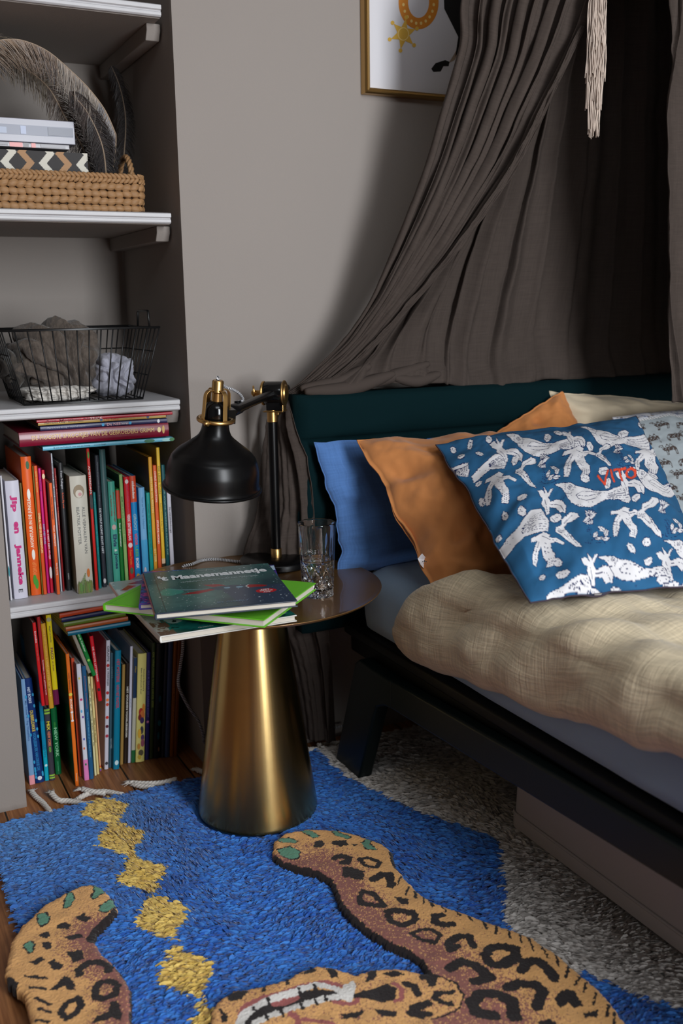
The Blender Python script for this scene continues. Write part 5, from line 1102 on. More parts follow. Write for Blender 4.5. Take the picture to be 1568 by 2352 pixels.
# solid spots
for q in ([(840,250),(880,240),(905,265),(880,290),(840,280)],[(945,250),(1030,250),(1050,275),(1000,285),(945,265)],[(1060,270),(1105,265),(1085,285)],[(1010,405),(1060,400),(1140,430),(1135,480),(1080,475),(1050,460),(1015,465)],[(1320,570),(1400,590),(1410,620),(1370,625)],
          [(310,1140),(400,1120),(450,1120),(400,1180),(330,1190)],[(910,1000),(960,1000),(990,1060),(940,1065)],[(1170,1010),(1210,1010),(1205,1070),(1150,1090)],[(530,1090),(550,1085),(550,1135),(525,1140)],[(660,1060),(685,1055),(690,1100),(670,1105)],[(1250,1035),(1330,1020),(1385,1045),(1320,1060)],[(760,1030),(830,980),(860,1010),(800,1035)],[(265,1225),(320,1270),(310,1320),(290,1310)],[(1000,1280),(1150,1255),(1100,1300),(1010,1305)],[(1205,1255),(1340,1260),(1330,1300),(1240,1300)]): P_(a_, q)
for q in ([(800,590),(900,540),(900,580),(960,600),(920,650),(850,640)],[(595,685),(700,645),(765,680),(720,720),(620,715)],[(400,790),(520,745),(535,800),(500,830)],[(450,870),(530,855),(550,930),(490,945),(445,910)],[(680,810),(860,765),(895,800),(740,845)],[(695,970),(875,935),(890,1030),(775,1070)],[(300,1080),(440,1025),(480,1060),(380,1110)],[(495,1090),(570,1040),(610,1080),(670,1090),(640,1150),(570,1170)],[(520,1370),(690,1215),(760,1240),(795,1370),(720,1370),(680,1320),(600,1360)],[(1180,1480),(1250,1480),(1290,1600),(1270,1690),(1200,1640),(1080,1690),(960,1716),(1020,1640),(1140,1580)]): P_(c_, q)
for q in ([(10,210),(60,210),(105,260),(60,260)],[(1140,910),(1240,890),(1230,935),(1160,935)],[(870,950),(950,935),(990,972),(880,972)],[(975,830),(1010,770),(1090,770),(1150,860),(1090,870),(1060,840),(1010,875)],[(700,560),(760,560),(755,610),(650,630),(600,620)]): P_(b_, q)
# rosettes: open or closed rings
for f, pts, w_ in ((a_, [(960,350),(1000,340),(1050,350),(1040,375),(1010,375)], .012),(a_, [(1110,360),(1160,350),(1230,375),(1215,410),(1150,400),(1110,360)], .008),(a_, [(1195,480),(1240,450),(1290,450),(1300,510)], .014),(a_, [(1110,590),(1130,545),(1190,560),(1235,600),(1260,630),(1180,625),(1120,610),(1110,590)], .010),(a_, [(1280,690),(1310,660),(1430,670),(1450,710),(1380,745),(1310,730),(1280,690)], .010),
    (b_, [(-30,300),(60,300),(140,320),(130,365),(50,380)], .010),(b_, [(300,320),(260,330),(255,365),(320,385),(365,375)], .012),(b_, [(115,430),(170,405),(240,405),(290,450),(260,490),(170,465),(115,430)], .007),(b_, [(390,510),(350,530),(335,490),(400,450),(460,450),(490,510)], .012),(b_, [(560,570),(590,520),(640,510),(740,530),(745,590),(680,625),(590,615),(560,570)], .014),(b_, [(780,650),(810,600),(880,600),(940,650),(970,700)], .016),(b_, [(350,640),(420,600),(490,620),(590,690),(500,715)], .016),(b_, [(700,750),(760,725),(860,740),(905,780),(870,860)], .016),
    (b_, [(610,915),(510,900),(480,840),(530,790),(640,790),(720,840),(735,920)], .018),(b_, [(210,700),(180,690),(250,690),(240,740)], .008),(b_, [(360,780),(270,790),(255,820),(310,850),(360,855)], .008),(b_, [(215,850),(130,880),(115,910),(210,910)], .012),(b_, [(80,725),(130,750),(150,800)], .010),
    (c_, [(840,1200),(830,1150),(920,1080),(1040,1060),(1160,1100),(1140,1150)], .011),(c_, [(1010,1340),(1060,1270),(1180,1255),(1250,1310),(1220,1400),(1110,1450),(1010,1440),(1010,1340)], .010),(c_, [(640,1600),(700,1510),(830,1450),(860,1520),(800,1610),(700,1660),(640,1600)], .009),
    (a_, [(1390,1100),(1440,1110),(1460,1160)], .010),(a_, [(1500,1220),(1430,1240),(1420,1280),(1490,1290)], .010),(a_, [(1490,1060),(1560,1060),(1540,1100)], .010)): S(f, pts, w_*1.22)
# short strokes along the back
for f, L in ((a_, [((1360,450),(1340,500)),((1410,510),(1395,550)),((1445,540),(1455,590)),((1490,565),(1500,620)),((1540,600),(1545,640))]),(b_, [((100,150),(85,200)),((145,170),(135,220)),((190,200),(195,250)),((240,235),(250,270)),((290,255),(325,300)),((380,290),(410,330)),((440,310),(485,365)),((545,350),(570,410)),((630,385),(625,440)),((695,415),(710,465)),((765,430),(780,490)),((815,460),(850,540)),((900,510),(930,580)),((980,570),(1000,630)),((1060,625),(1045,700)),((1130,690),(1100,740)),((1170,725),(1150,780)),((1225,790),(1210,860)),((1300,860),(1290,930)),((1340,910),(1330,972))]),(c_, [((270,1220),(500,1250)),((320,1340),(480,1360)),((380,1450),(530,1520)),((410,1565),(540,1600)),((370,1680),(520,1710))])):
    for q in L: S(f, list(q), .0042 if f is not c_ else .0062)
# muzzle: pink lips, teeth, dark mouth
PK = C(170, 96, 92); TH = C(232, 228, 222)
S(a_, [(390,1300),(420,1220),(500,1180),(640,1150),(760,1110),(900,1085),(1010,1110)], .010, PK); P_(a_, [(420,1260),(560,1200),(760,1130),(1010,1140),(1060,1160),(1000,1200),(760,1220),(560,1290),(470,1338),(390,1338)], BL_)
P_(a_, [(570,1190),(740,1130),(755,1180),(660,1220),(590,1230)], PK); S(a_, [(390,1330),(430,1260),(530,1200),(660,1160),(740,1140)], .0155, TH); S(a_, [(755,1125),(850,1105),(950,1120),(1005,1150)], .0135, TH); S(a_, [(490,1320),(580,1280),(700,1240),(830,1205),(930,1185),(1000,1178)], .013, TH)
for q in (((475,1230),(495,1262)),((555,1180),(585,1225)),((745,1120),(760,1170)),((835,1105),(850,1140)),((545,1270),(560,1312)),((640,1245),(655,1285)),((760,1215),(775,1250)),((845,1190),(855,1220)),((905,1175),(912,1200))): S(a_, list(q), .0055)
P_(a_, [(1010,1110),(1080,1075),(1090,1160),(1060,1210),(1015,1195)], TH); P_(a_, [(1080,1160),(1180,1130),(1280,1100),(1330,1130),(1330,1190),(1260,1210),(1150,1190),(1080,1185)], BL_)
S(a_, [(1320,1100),(1370,1140),(1360,1190),(1330,1200)], .009, PK); S(a_, [(960,1210),(1060,1220),(1100,1200)], .009, PK); S(a_, [(700,1270),(740,1300),(745,1338)], .010, PK); S(a_, [(780,1310),(900,1330),(960,1345)], .008, PK)
# mesh from the painted canvas
er = inside.copy(); dist = np.zeros(inside.shape, np.float32)
for k in range(9):
    dist[er] = k+1; e = er.copy(); e[1:] &= er[:-1]; e[:-1] &= er[1:]; e[:, 1:] &= er[:, :-1]; e[:, :-1] &= er[:, 1:]; er = e
q = np.clip(dist/9., 0, 1); zt = .017+.013*np.sqrt(np.clip(1-(1-q)**2.4, 0, 1))+.0011*(R.random(inside.shape)-.5)*(q > .3)+.0014*vnoise(X*40, Y*40, 9)
zt = zt+.004*vnoise(X*5, Y*5, 19)
def slab(mask, name, label, loc):
    cell = mask[:-1, :-1] & mask[1:, :-1] & mask[:-1, 1:] & mask[1:, 1:]
    j, i = np.nonzero(cell); W_ = mask.shape[1]; quads = np.stack([j*W_+i, j*W_+i+1, (j+1)*W_+i+1, (j+1)*W_+i], -1)
    # skirt down to the pile along the border
    def border(dj, di, e0, e1):
        nb = np.zeros_like(cell); src = cell[max(0, dj):cell.shape[0]+min(0, dj), max(0, di):cell.shape[1]+min(0, di)]
        nb[max(0, -dj):cell.shape[0]+min(0, -dj), max(0, -di):cell.shape[1]+min(0, -di)] = src
        jj, ii = np.nonzero(cell & ~nb); A_ = (jj+e0[0])*W_+ii+e0[1]; B_ = (jj+e1[0])*W_+ii+e1[1]; return np.stack([A_, B_], -1)
    E_ = np.concatenate([border(-1, 0, (0, 0), (0, 1)), border(1, 0, (1, 1), (1, 0)), border(0, -1, (1, 0), (0, 0)), border(0, 1, (0, 1), (1, 1))])
    used = np.unique(quads); mp = np.full(mask.size, -1); mp[used] = np.arange(len(used))
    Vx = np.stack([X.ravel()[used], Y.ravel()[used], zt.ravel()[used]], -1); Cx = cv.a.reshape(-1, 3)[used]
    eu = np.unique(E_); me_ = np.full(mask.size, -1); me_[eu] = len(used)+np.arange(len(eu))
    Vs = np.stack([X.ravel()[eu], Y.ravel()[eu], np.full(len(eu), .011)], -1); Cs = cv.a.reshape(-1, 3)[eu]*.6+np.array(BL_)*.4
    sk = np.stack([mp[E_[:, 1]], mp[E_[:, 0]], me_[E_[:, 0]], me_[E_[:, 1]]], -1)
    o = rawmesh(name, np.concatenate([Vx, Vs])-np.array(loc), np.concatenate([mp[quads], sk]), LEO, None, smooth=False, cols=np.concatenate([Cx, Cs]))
    o.location = loc; return o
LEO = vmat('looped_wool', .95, sheen=.15, bump=.6, bscale=700, bdist=.0012)
o = slab(inside, 'leopard_rug', '', (.6, 1.2, .012)); tag(o, 'leopard shaped tufted rug with open mouth, laid over the blue rug', 'rug')
# ------------------------------------------------------------------ framed print on the wall
pf = empty('picture_frame', (1.127, 2.105, 1.545), 'brass framed print with a horseshoe and a sheriff star, partly behind the canopy', 'picture')
PL = np.array([1.127, 2.105, 1.545]); fw, fh, ft = .46, .62, .014
b = MB()
def fbar(p0, p1, q0, q1):  # mitred bars
    return None
prof = [(0, 0), (0, .019), (.003, .0225), (.006, .0215), (.009, .0235), (.012, .021), (.014, .012), (.014, 0)]
rows = []
for (cx, cz, sx, sz) in ((0, 0, 1, 1), (fw, 0, -1, 1), (fw, fh, -1, -1), (0, fh, 1, -1)):
    rows.append([(cx+sx*a, .0235-h, cz+sz*a) for a, h in prof])
b.grid(rows, closev=True); b.build('frame', GOLD, pf, smooth=False)
b = MB(); b.box((.010, .012, .010), (fw-.010, .0235, fh-.010)); b.build('print', mat('print_paper', C(206, 204, 208, 1.0), .6, coat=.2), pf)
Yp = 2.1165
def plate(nm, pts, col, dy=0.):
    q = [np.array(py(x, y, Yp-dy))-PL for x, y in pts]; b = MB(); n = len(q)
    b.add([tuple(p) for p in q], [tuple(range(n))]); return b.build(nm, paint(*col, rough=.6), pf)
HO = (206, 128, 36); YE = (214, 170, 66)
cx, cy = 961, 5
# horseshoe as a ring sector
ang_ = np.linspace(radians(-25), radians(205), 40); b = MB(); P = []
for rr, ry_ in ((46, 62), (24, 36)):
    P.append([tuple(np.array(py(cx+rr*cos(t), cy+ry_*sin(t), Yp))-PL) for t in ang_])
b.grid(P); b.build('horseshoe_print', paint(*HO, rough=.6), pf)
for t in np.linspace(radians(-12), radians(192), 12): plate('nail_hole_print', [(cx+35*cos(t)+3*cos(a), cy+49*sin(t)+4*sin(a)) for a in np.linspace(0, 2*pi, 9)[:-1]], (228, 196, 120), .0003)
sx, sy = 926, 78
plate('star_print', [(sx+(30 if k % 2 == 0 else 14)*sin(k*pi/6+.2), sy-(36 if k % 2 == 0 else 17)*cos(k*pi/6+.2)) for k in range(12)], YE, .0003)
for k in range(6): t = k*pi/3+.2; plate('star_tip_print', [(sx+33*sin(t)+4.5*cos(a), sy-39*cos(t)+5*sin(a)) for a in np.linspace(0, 2*pi, 9)[:-1]], YE, .0005)
b = MB(); b.grid([[tuple(np.array(py(sx+q*cos(t), sy+q*1.2*sin(t), Yp-.0007))-PL) for t in np.linspace(0, 2*pi, 24)] for q in (13, 11)]); b.build('star_ring_print', paint(236, 206, 130), pf)
plate('leg_print', [(1018, -40), (1040, -40), (1075, 0), (1080, 60), (1060, 110), (1045, 130), (1052, 85), (1040, 60), (1020, 20)], (18, 15, 15), .0003)
plate('hoof_print', [(990, 158), (1000, 145), (1022, 138), (1032, 142), (1030, 152), (1018, 152), (1012, 164), (995, 165)], (14, 12, 12), .0003)
plate('leg_print', [(1030, 145), (1048, 115), (1054, 118), (1044, 138)], (150, 130, 112), .0002)

# ------------------------------------------------------------------ bed canopy
CAN = cloth_cross('charcoal_muslin', C(88, 77, 71, .56), sheen=0., f=300, strength=.45, lo=.86, dist=.001, big=.35, bs=22, bd=.004)
can = empty('bed_canopy', (1.62, 1.85, 2.32), 'charcoal muslin bed canopy swept aside and tucked behind the headboard', 'canopy')
CL = np.array([1.62, 1.85, 2.32])
def spl(P, t):
    P = np.asarray(P, float); n = len(P); cum = np.concatenate([[0], np.cumsum(np.linalg.norm(np.diff(P, axis=0), axis=1))]); cum /= cum[-1]
    # Catmull-Rom through the anchors, resampled
    s = np.interp(t, cum, np.arange(n)); i = np.clip(s.astype(int), 0, n-2); f = (s-i)[:, None]
    g = lambda k: P[np.clip(k, 0, n-1)]
    a, b1, c, d = g(i-1), g(i), g(i+1), g(i+2)
    return .5*((2*b1)+(c-a)*f+(2*a-5*b1+4*c-d)*f*f+(3*b1-a-3*c+d)*f**3)
def panel(name, Lp, Rp, nfold, amp, seed, nu=260, nv=200, outward=None, ampv=None, sharp=1.0, uw=.06, m=None, lat=.5, tight=None):
    t = np.linspace(0, 1, nv); L = spl(Lp, t); Rr = spl(Rp, t); u = np.linspace(0, 1, nu)
    U_, V_ = np.meshgrid(u, t); D = Rr-L; wl = np.linalg.norm(D, axis=1)
    P = L[:, None, :]+D[:, None, :]*U_[..., None]
    T = np.gradient((L+Rr)/2, axis=0); T /= np.linalg.norm(T, axis=1)[:, None]
    Dn = D/np.maximum(wl, 1e-5)[:, None]; Nn = np.cross(T, Dn); Nn /= np.maximum(np.linalg.norm(Nn, axis=1), 1e-6)[:, None]
    sg = np.sign((Nn*(CAMP-(L+Rr)/2)).sum(1)); Nn *= sg[:, None]
    uu = U_+uw*vnoise(U_*nfold*.6+seed, V_*1.6, seed)+.02*vnoise(U_*nfold, V_*5, seed+3)
    ph = 2*pi*nfold*uu
    w1 = np.sin(ph+1.1*np.sin(ph*.5+seed)); w2 = np.sin(ph*1.73+2.1+1.5*vnoise(U_*3, V_*2, seed+9)); w3 = np.sin(ph*3.1+1.7*vnoise(U_*5, V_*3, seed+2))
    f = .62*np.sign(w1)*np.abs(w1)**sharp+.3*w2*(.6+.4*vnoise(U_*4, V_*3, seed+6))+.13*w3
    A_ = amp*(np.interp(t, *ampv) if ampv else 1)*np.minimum(1, wl/.12)
    P = P+Nn[:, None, :]*(f*np.asarray(A_)[:, None])[..., None]
    # sideways roll so the folds overhang a little
    P = P+Dn[:, None, :]*((np.cos(ph+1.1*np.sin(ph*.5+seed))*np.asarray(A_)[:, None]*lat))[..., None]
    P = P+Nn[:, None, :]*(.003*fbm(U_*nfold*2.2, V_*26, seed+20, 3))[..., None]
    o = rawmesh(name, P.reshape(-1, 3)-CL, gridfaces(nv, nu), m or CAN, can, uv=np.stack([U_*max(wl.max(), .1)*1.8, V_*np.linalg.norm(np.diff((L+Rr)/2, axis=0), axis=1).sum()], -1))
    so = o.modifiers.new('solid', 'SOLIDIFY'); so.thickness = .0016; so.offset = 0
    return o
A3 = lambda *p: np.array(p, float)
# swept front panel: from the hoop down to the gather at the headboard corner
Lf = [A3(1.42, 1.70, 2.30), A3(1.36, 1.76, 2.0), py(1080, -60, 1.82), py(1062, 110, 1.84), py(1015, 274, 1.865), py(984, 385, 1.885), py(945, 490, 1.905), py(893, 612, 1.935), py(849, 700, 1.96), py(795, 778, 1.985), py(735, 838, 2.01), py(690, 878, 2.03), py(648, 908, 2.055)]
Rf = [A3(1.66, 1.60, 2.30), A3(1.60, 1.66, 2.0), py(1385, -60, 1.72), py(1335, 75, 1.75), py(1290, 170, 1.78), py(1241, 265, 1.80), py(1190, 368, 1.83), py(1094, 510, 1.87), py(1056, 560, 1.89), py(996, 634, 1.92), py(932, 708, 1.95), py(850, 800, 1.99), py(760, 878, 2.02), py(668, 922, 2.05)]
panel('front_panel', Lf, Rf, 8.5, .020, 5, nu=340, nv=260, ampv=([0, .3, .8, 1], [1, 1, .75, .4]), lat=.8, sharp=.8)
# bright turned-over selvedge of the swept panel
Lg = [p+np.array([0, -.004, 0]) for p in [py(1330, 60, 1.735), py(1262, 200, 1.77), py(1165, 385, 1.82), py(1060, 540, 1.865), py(960, 665, 1.915), py(870, 765, 1.965), py(770, 860, 2.005), py(668, 915, 2.04)]]
Rg = [p+np.array([0, -.004, 0]) for p in [py(1342, 64, 1.735), py(1290, 172, 1.76), py(1196, 366, 1.81), py(1098, 512, 1.855), py(1000, 636, 1.905), py(912, 730, 1.955), py(800, 846, 1.995), py(672, 925, 2.035)]]
panel('turned_edge', Lg, Rg, 2.2, .008, 15, nu=60, nv=200, lat=.5)
# tail falling beside the headboard to the floor
Lt = [py(640, 905, 2.075), py(617, 960, 2.085), py(600, 1100, 2.085), py(585, 1190, 2.085), py(556, 1280, 2.085), py(575, 1400, 2.085), py(630, 1520, 2.085), py(660, 1620, 2.085), py(672, 1695, 2.085)]
Rt = [py(662, 912, 2.05), py(672, 975, 1.975), py(696, 1040, 1.965), py(714, 1140, 1.965), py(720, 1240, 1.975), py(735, 1340, 1.985), py(752, 1440, 2.0), py(762, 1560, 2.02), py(770, 1705, 2.03)]
panel('side_tail', Lt, Rt, 2.6, .011, 25, nu=160, nv=200, lat=.3, ampv=([0, .1, .3, 1], [.3, .7, 1, 1]), uw=.04, sharp=1.3)
Lt = [py(690, 1440, 2.06), py(690, 1540, 2.06), py(692, 1600, 2.06), py(690, 1655, 2.06)]; Rt = [py(730, 1440, 2.04), py(738, 1540, 2.04), py(742, 1600, 2.04), py(744, 1660, 2.04)]
# back panel behind the bed, hem lying over the headboard
hx = [(690, 902), (760, 893), (830, 888), (900, 880), (960, 874), (1010, 872), (1050, 888), (1080, 904), (1130, 897), (1190, 884), (1250, 876), (1320, 874), (1400, 870)]
nv, nu = 200, 420; t = np.linspace(0, 1, nv); u = np.linspace(0, 1, nu); U_, V_ = np.meshgrid(u, t)
hp = np.array([py(x, y, 2.005) for x, y in hx]); hX = np.interp(u, np.linspace(0, .62, len(hx)), hp[:, 0]); hZ = np.interp(u, np.linspace(0, .62, len(hx)), hp[:, 2])
ext = u > .62; hX[ext] = hp[-1, 0]+(u[ext]-.62)/.38*(2.42-hp[-1, 0]); hZ[ext] = .875
topX = np.interp(u, [0, .12, .31, .62, 1], [1.50, 1.52, 1.57, 1.78, 2.05]); Pn = np.zeros((nv, nu, 3)); mid = np.interp(u, [0, .12, .31, .62, 1], [1.36, 1.40, 1.48, 1.84, 2.35])
s_ = V_; Pn[..., 0] = (1-s_)**2*topX+2*s_*(1-s_)*mid+s_*s_*hX
Pn[..., 2] = 2.30+(hZ-2.30)*s_
Zl = np.array([py(x, y, 2.05)[::2] for x, y in ((1225, -120), (1215, 0), (1165, 200), (1100, 380), (1010, 560), (925, 690), (830, 810), (740, 880), (690, 902))])
Xl = np.interp(Pn[..., 2], Zl[::-1, 1], Zl[::-1, 0]); dX = Pn[..., 0]-Xl-U_*.25; Pn[..., 0] = Xl+U_*.25+.5*(dX+np.sqrt(dX*dX+.0016))
yb = 2.045-.035*np.exp(-((1-s_)/.05)**2); ph = 2*pi*15*(U_+.012*vnoise(U_*10, V_*2, 61)+.03*(V_-.5)*vnoise(U_*4, U_*0, 66))
w1 = np.sin(ph+1.2*np.sin(ph*.43)); w2 = np.sin(ph*1.9+1.3*vnoise(U_*9, V_*3, 64)); f = .6*np.sign(w1)*np.abs(w1)**.8+.28*w2
low = 1-.45*np.exp(-((1-s_)/.09)**2); Pn[..., 1] = yb-.018*low*f-.004*fbm(U_*30, V_*20, 71, 3)-.02*np.exp(-((1-s_)/.03)**2)*np.maximum(0, vnoise(U_*16, V_*0, 77))
Pn[..., 0] += .012*np.cos(ph)*low; Pn[..., 2] += .008*np.exp(-((1-s_)/.04)**2)*vnoise(U_*30, V_*4, 79)
o = rawmesh('back_panel', Pn.reshape(-1, 3)-CL, gridfaces(nv, nu), CAN, can, uv=np.stack([U_*2.4, V_*1.45], -1)); so = o.modifiers.new('solid', 'SOLIDIFY'); so.thickness = .0016
# bunched folds resting on the headboard top
for k, (x0, y0, x1, y1, yy, rr) in enumerate(((700, 900, 905, 858, 2.0, .013), (760, 884, 985, 835, 2.01, .012), (690, 893, 850, 840, 2.015, .012), (905, 868, 1010, 858, 2.0, .010))):
    a, c = py(x0, y0, yy), py(x1, y1, yy); P = bez([a, (a+c)/2+np.array([0, 0, -.012]), c], 16); b = MB(); b.tube([tuple(np.array(p)-CL) for p in P], [.004+rr*sin(pi*(i+.5)/len(P))**.7 for i in range(len(P))], 14); b.build('gathered_fold', CAN, can, smooth=True)
# right hand front panel
Lr = [A3(1.60, 1.62, 2.30), py(1536, -60, 1.64), py(1534, 200, 1.64), py(1534, 420, 1.64), py(1526, 680, 1.64), py(1530, 860, 1.64), py(1534, 925, 1.645)]
Rr_ = [A3(1.82, 1.72, 2.30), A3(2.2, 1.66, 1.8), A3(2.32, 1.64, 1.5), A3(2.38, 1.64, 1.3), A3(2.42, 1.64, 1.05), A3(2.45, 1.64, .92), A3(2.46, 1.64, .845)]
panel('right_panel', Lr, Rr_, 11, .020, 35, nu=300, nv=160, lat=.6)
b = MB(); b.tube([(.24*cos(t), .22*sin(t), 0) for t in np.linspace(0, 2*pi, 49)[:-1]], .006, 8, closed=True); b.tube([(0, 0, .28), (0, 0, .10)], .002, 6)
for k in range(4): b.tube([(.24*cos(k*pi/2), .22*sin(k*pi/2), 0), (0, 0, .10)], .0015, 5)
b.build('hoop', BK, can, smooth=True)
# closing roof of the canopy
P = []
for q in np.linspace(0, 1, 8): P.append([((.02+.22*q)*cos(t), (.02+.20*q)*sin(t), .06*(1-q)+.002*sin(t*16)) for t in np.linspace(0, 2*pi, 65)])
b = MB(); b.grid(P); b.build('canopy_roof', CAN, can, smooth=True, solid=.0015)

# ------------------------------------------------------------------ long tassel hanging in the canopy
TS = py(1372, 0, 1.70); tl = empty('yarn_tassel', TS, 'long ivory yarn tassel in frayed tiers hanging at the canopy opening', 'tassel')
YARN = mat('ivory_yarn', C(206, 188, 174, .85), .95, sheen=.2)
b = MB(); b.tube([(0, 0, .60), (0, 0, .05)], .003, 8); b.build('hanging_cord', YARN, tl, smooth=True)
zb = py(1368, 312, 1.70)[2]-TS[2]
for k, (z0, z1, r0, n) in enumerate(((.06, -.095, .019, 60), (-.01, -.15, .020, 60), (-.06, -.205, .018, 50), (-.12, zb, .013, 46))):
    b = MB()
    for i in range(n):
        a = 2*pi*i/n+rnd.random()*.2; r1 = r0*rnd.uniform(.55, 1.12); zt_ = z1+rnd.uniform(-.006, .014); P = []
        for q in np.linspace(0, 1, 8): P.append((r1*cos(a+.15*sin(q*9+i))*min(1, .3+q*1.5)+.0014*sin(q*40+i*3), r1*.7*sin(a)*min(1, .3+q*1.5), z0+(zt_-z0)*q))
        b.tube(P, .00095, 5)
    b.build('strand_tier', YARN, tl, smooth=True)

# ------------------------------------------------------------------ woven basket on the second shelf
ZB = 1.2775
WEAVE = mat('water_hyacinth', C(154, 116, 78, 1.0), .6, bump=.8, bscale=40, bdist=.002, var=.35, vscale=60, stretch=(1, 1, 6))
wb = empty('woven_basket', (.46, 2.19, ZB), 'chunky woven water hyacinth basket with a loop handle, on the niche shelf', 'basket')
WB = Vector((.46, 2.19, ZB)); bx0, bx1, by0, by1 = .282, .630, 2.200, 2.46
def lobe(b, c, ax, up, L, hgt, th):
    ax = Vector(ax).normalized(); up = Vector(up); up = (up-ax*up.dot(ax)).normalized(); sd = ax.cross(up); c = Vector(c); P = []
    for i in range(7):
        t = -1+2*i/6; r_ = (1-t*t)**.6+.02
        P.append([tuple(c+ax*(t*L)+(up*cos(q)*hgt+sd*sin(q)*th)*r_+up*(.0)) for q in np.linspace(0, 2*pi, 9)[:-1]])
    b.grid(P, closeu=True)
per = [(bx0, by0), (bx1-.012, by0), (bx1, by0+.012), (bx1, by1), (bx0, by1), (bx0, by0)]
def walk(step, inset=0.):
    out = []
    for i in range(len(per)-1):
        p, q = Vector((*per[i], 0)), Vector((*per[i+1], 0)); L = (q-p).length; n = max(1, round(L/step)); d = (q-p)/L
        for k in range(n): out.append((p+d*L*(k+.5)/n, d))
    return out
b = MB()
for r_ in range(4):
    for i, (p, d) in enumerate(walk(.0165)):
        z = .010+.0145*r_; jig = rnd.uniform(-.0012, .0012); o_ = d.cross(Vector((0, 0, 1)))
        flare = .004*(r_/4); tl_ = .45 if r_ % 2 else -.2
        lobe(b, Vector((p.x, p.y, 0))-WB+Vector((0, 0, ZB+z+jig))+o_*(flare+rnd.uniform(-.001, .002)), d+Vector((0, 0, tl_*rnd.uniform(.5, 1.2))), (0, 0, 1), .0125, .0082, .0055)
b.build('basket_wall', WEAVE, wb, smooth=True)
b = MB()
for r_ in range(2):
    for i, (p, d) in enumerate(walk(.0095)):
        o_ = d.cross(Vector((0, 0, 1))); lobe(b, Vector((p.x, p.y, 0))-WB+Vector((0, 0, ZB+.0665+.0095*r_))+o_*(.005-.002*r_), d+Vector((0, 0, -.75 if r_ else .75)), (0, 0, 1), .0095, .0042, .0045)
b.build('braided_rim', WEAVE, wb, smooth=True)
b = MB(); b.box((bx0-WB.x, by0-WB.y, .001), (bx1-WB.x, by1-WB.y, .006)); b.box((bx0+.002-WB.x, by0+.003-WB.y, .004), (bx1-.003-WB.x, by0+.006-WB.y, .066)); b.box((bx1-.006-WB.x, by0+.003-WB.y, .004), (bx1-.003-WB.x, by1-WB.y, .066)); b.build('basket_liner', mat('basket_inside', C(70, 44, 24), .8), wb)
b = MB(); pts = bez([Vector((bx1+.001, y, z))-WB for y, z in ((2.40, 1.345), (2.395, 1.375), (2.365, 1.405), (2.325, 1.410), (2.295, 1.385), (2.285, 1.345))], 9)
for k in range(3):
    Q = []
    for i, p in enumerate(pts):
        T = (pts[min(i+1, len(pts)-1)]-pts[max(i-1, 0)]).normalized(); X_ = Vector((1, 0, 0)); Y_ = T.cross(X_); a = i*.75+k*2.094; Q.append(p+(X_*cos(a)+Y_*sin(a))*.0035)
    b.tube(Q, .0038, 7)
b.build('handle', WEAVE, wb, smooth=True)

# box with an inlaid cube pattern, photo blocks and a flat case in the basket
def at2(x, y, Y=2.262): return py(x, y, Y)
Yb = 2.262
p0 = at2(-40, 350); p1 = at2(202, 372); zlo = 1.2850; zhi = at2(100, 347)[2]
ib = empty('inlay_box', ((p0[0]+p1[0])/2, Yb, zlo), 'box inlaid with a black, white and tan cube pattern, in the woven basket', 'box')
W2 = (p1[0]-p0[0])/2
b = MB(); b.box((-W2, .002, 0), (W2, .15, zhi-zlo)); b.build('box_body', paint(40, 34, 32), ib, bevel=.002)
hgt = zhi-zlo; cv = Canvas(-W2, 0, W2, hgt, .0006, C(34, 28, 27)); s = .0235
rh, pw = .0205, .078; DK = [C(46, 38, 36), C(66, 56, 52)]
for j in range(-1, 5):
    y0 = hgt-.004-(j+1)*rh; fl_ = j % 2
    for i in range(-6, 7):
        c0 = i*pw
        for off, col, sl in ((-.019, C(168, 126, 86), -1), (.019, C(208, 202, 188), 1)):
            o1 = c0+off; t_, b__ = (.018, -.002) if not fl_ else (-.002, .018)
            xt = c0+sl*(.022 if not fl_ else .004); xb = c0+sl*(.004 if not fl_ else .022)
            cc_ = col if True else col
            cv.poly([(xt, y0+rh), (xt+sl*.0165, y0+rh), (xb+sl*.0165, y0), (xb, y0)], cc_)
        cv.stroke([(c0+pw/2, y0), (c0+pw/2, y0+rh)], .0015, C(30, 24, 22))
X_, Z_ = np.meshgrid(np.linspace(-W2, W2, 300), np.linspace(0, hgt, 120)); rawmesh('inlay', np.stack([X_, np.full(X_.shape, .0012), Z_], -1).reshape(-1, 3), gridfaces(120, 300), vmat('inlay_veneer', .6), ib, cols=cv.at(X_, Z_).reshape(-1, 3))
b = MB(); b.box((-W2, .0013, hgt*.455), (W2, .0022, hgt*.47)); 
def blk(name, x0, x1, ztop, zbot, Y, dep, m, label, cat, group=None, extra=()):
    a, c = py(x0, (ztop[0]+zbot[0])/2, Y), py(x1, (ztop[1]+zbot[1])/2, Y); z1_ = (py(x0, ztop[0], Y)[2]+py(x1, ztop[1], Y)[2])/2; z0_ = (py(x0, zbot[0], Y)[2]+py(x1, zbot[1], Y)[2])/2
    e = empty(name, ((a[0]+c[0])/2, Y, z0_), label, cat, group); hw = (c[0]-a[0])/2
    b = MB(); b.box((-hw, 0, 0), (hw, dep, z1_-z0_)); b.build('body', m, e, bevel=.0015)
    for bi, (f0, f1, h0_, h1_, col) in enumerate(extra):
        b = MB(); b.box((-hw+2*hw*f0, -.0006-.0004*bi, (z1_-z0_)*h0_), (-hw+2*hw*f1, .0005, (z1_-z0_)*h1_)); b.build('printed_patch', paint(*col, rough=.3), e)
    return e, z1_
zt1 = zhi
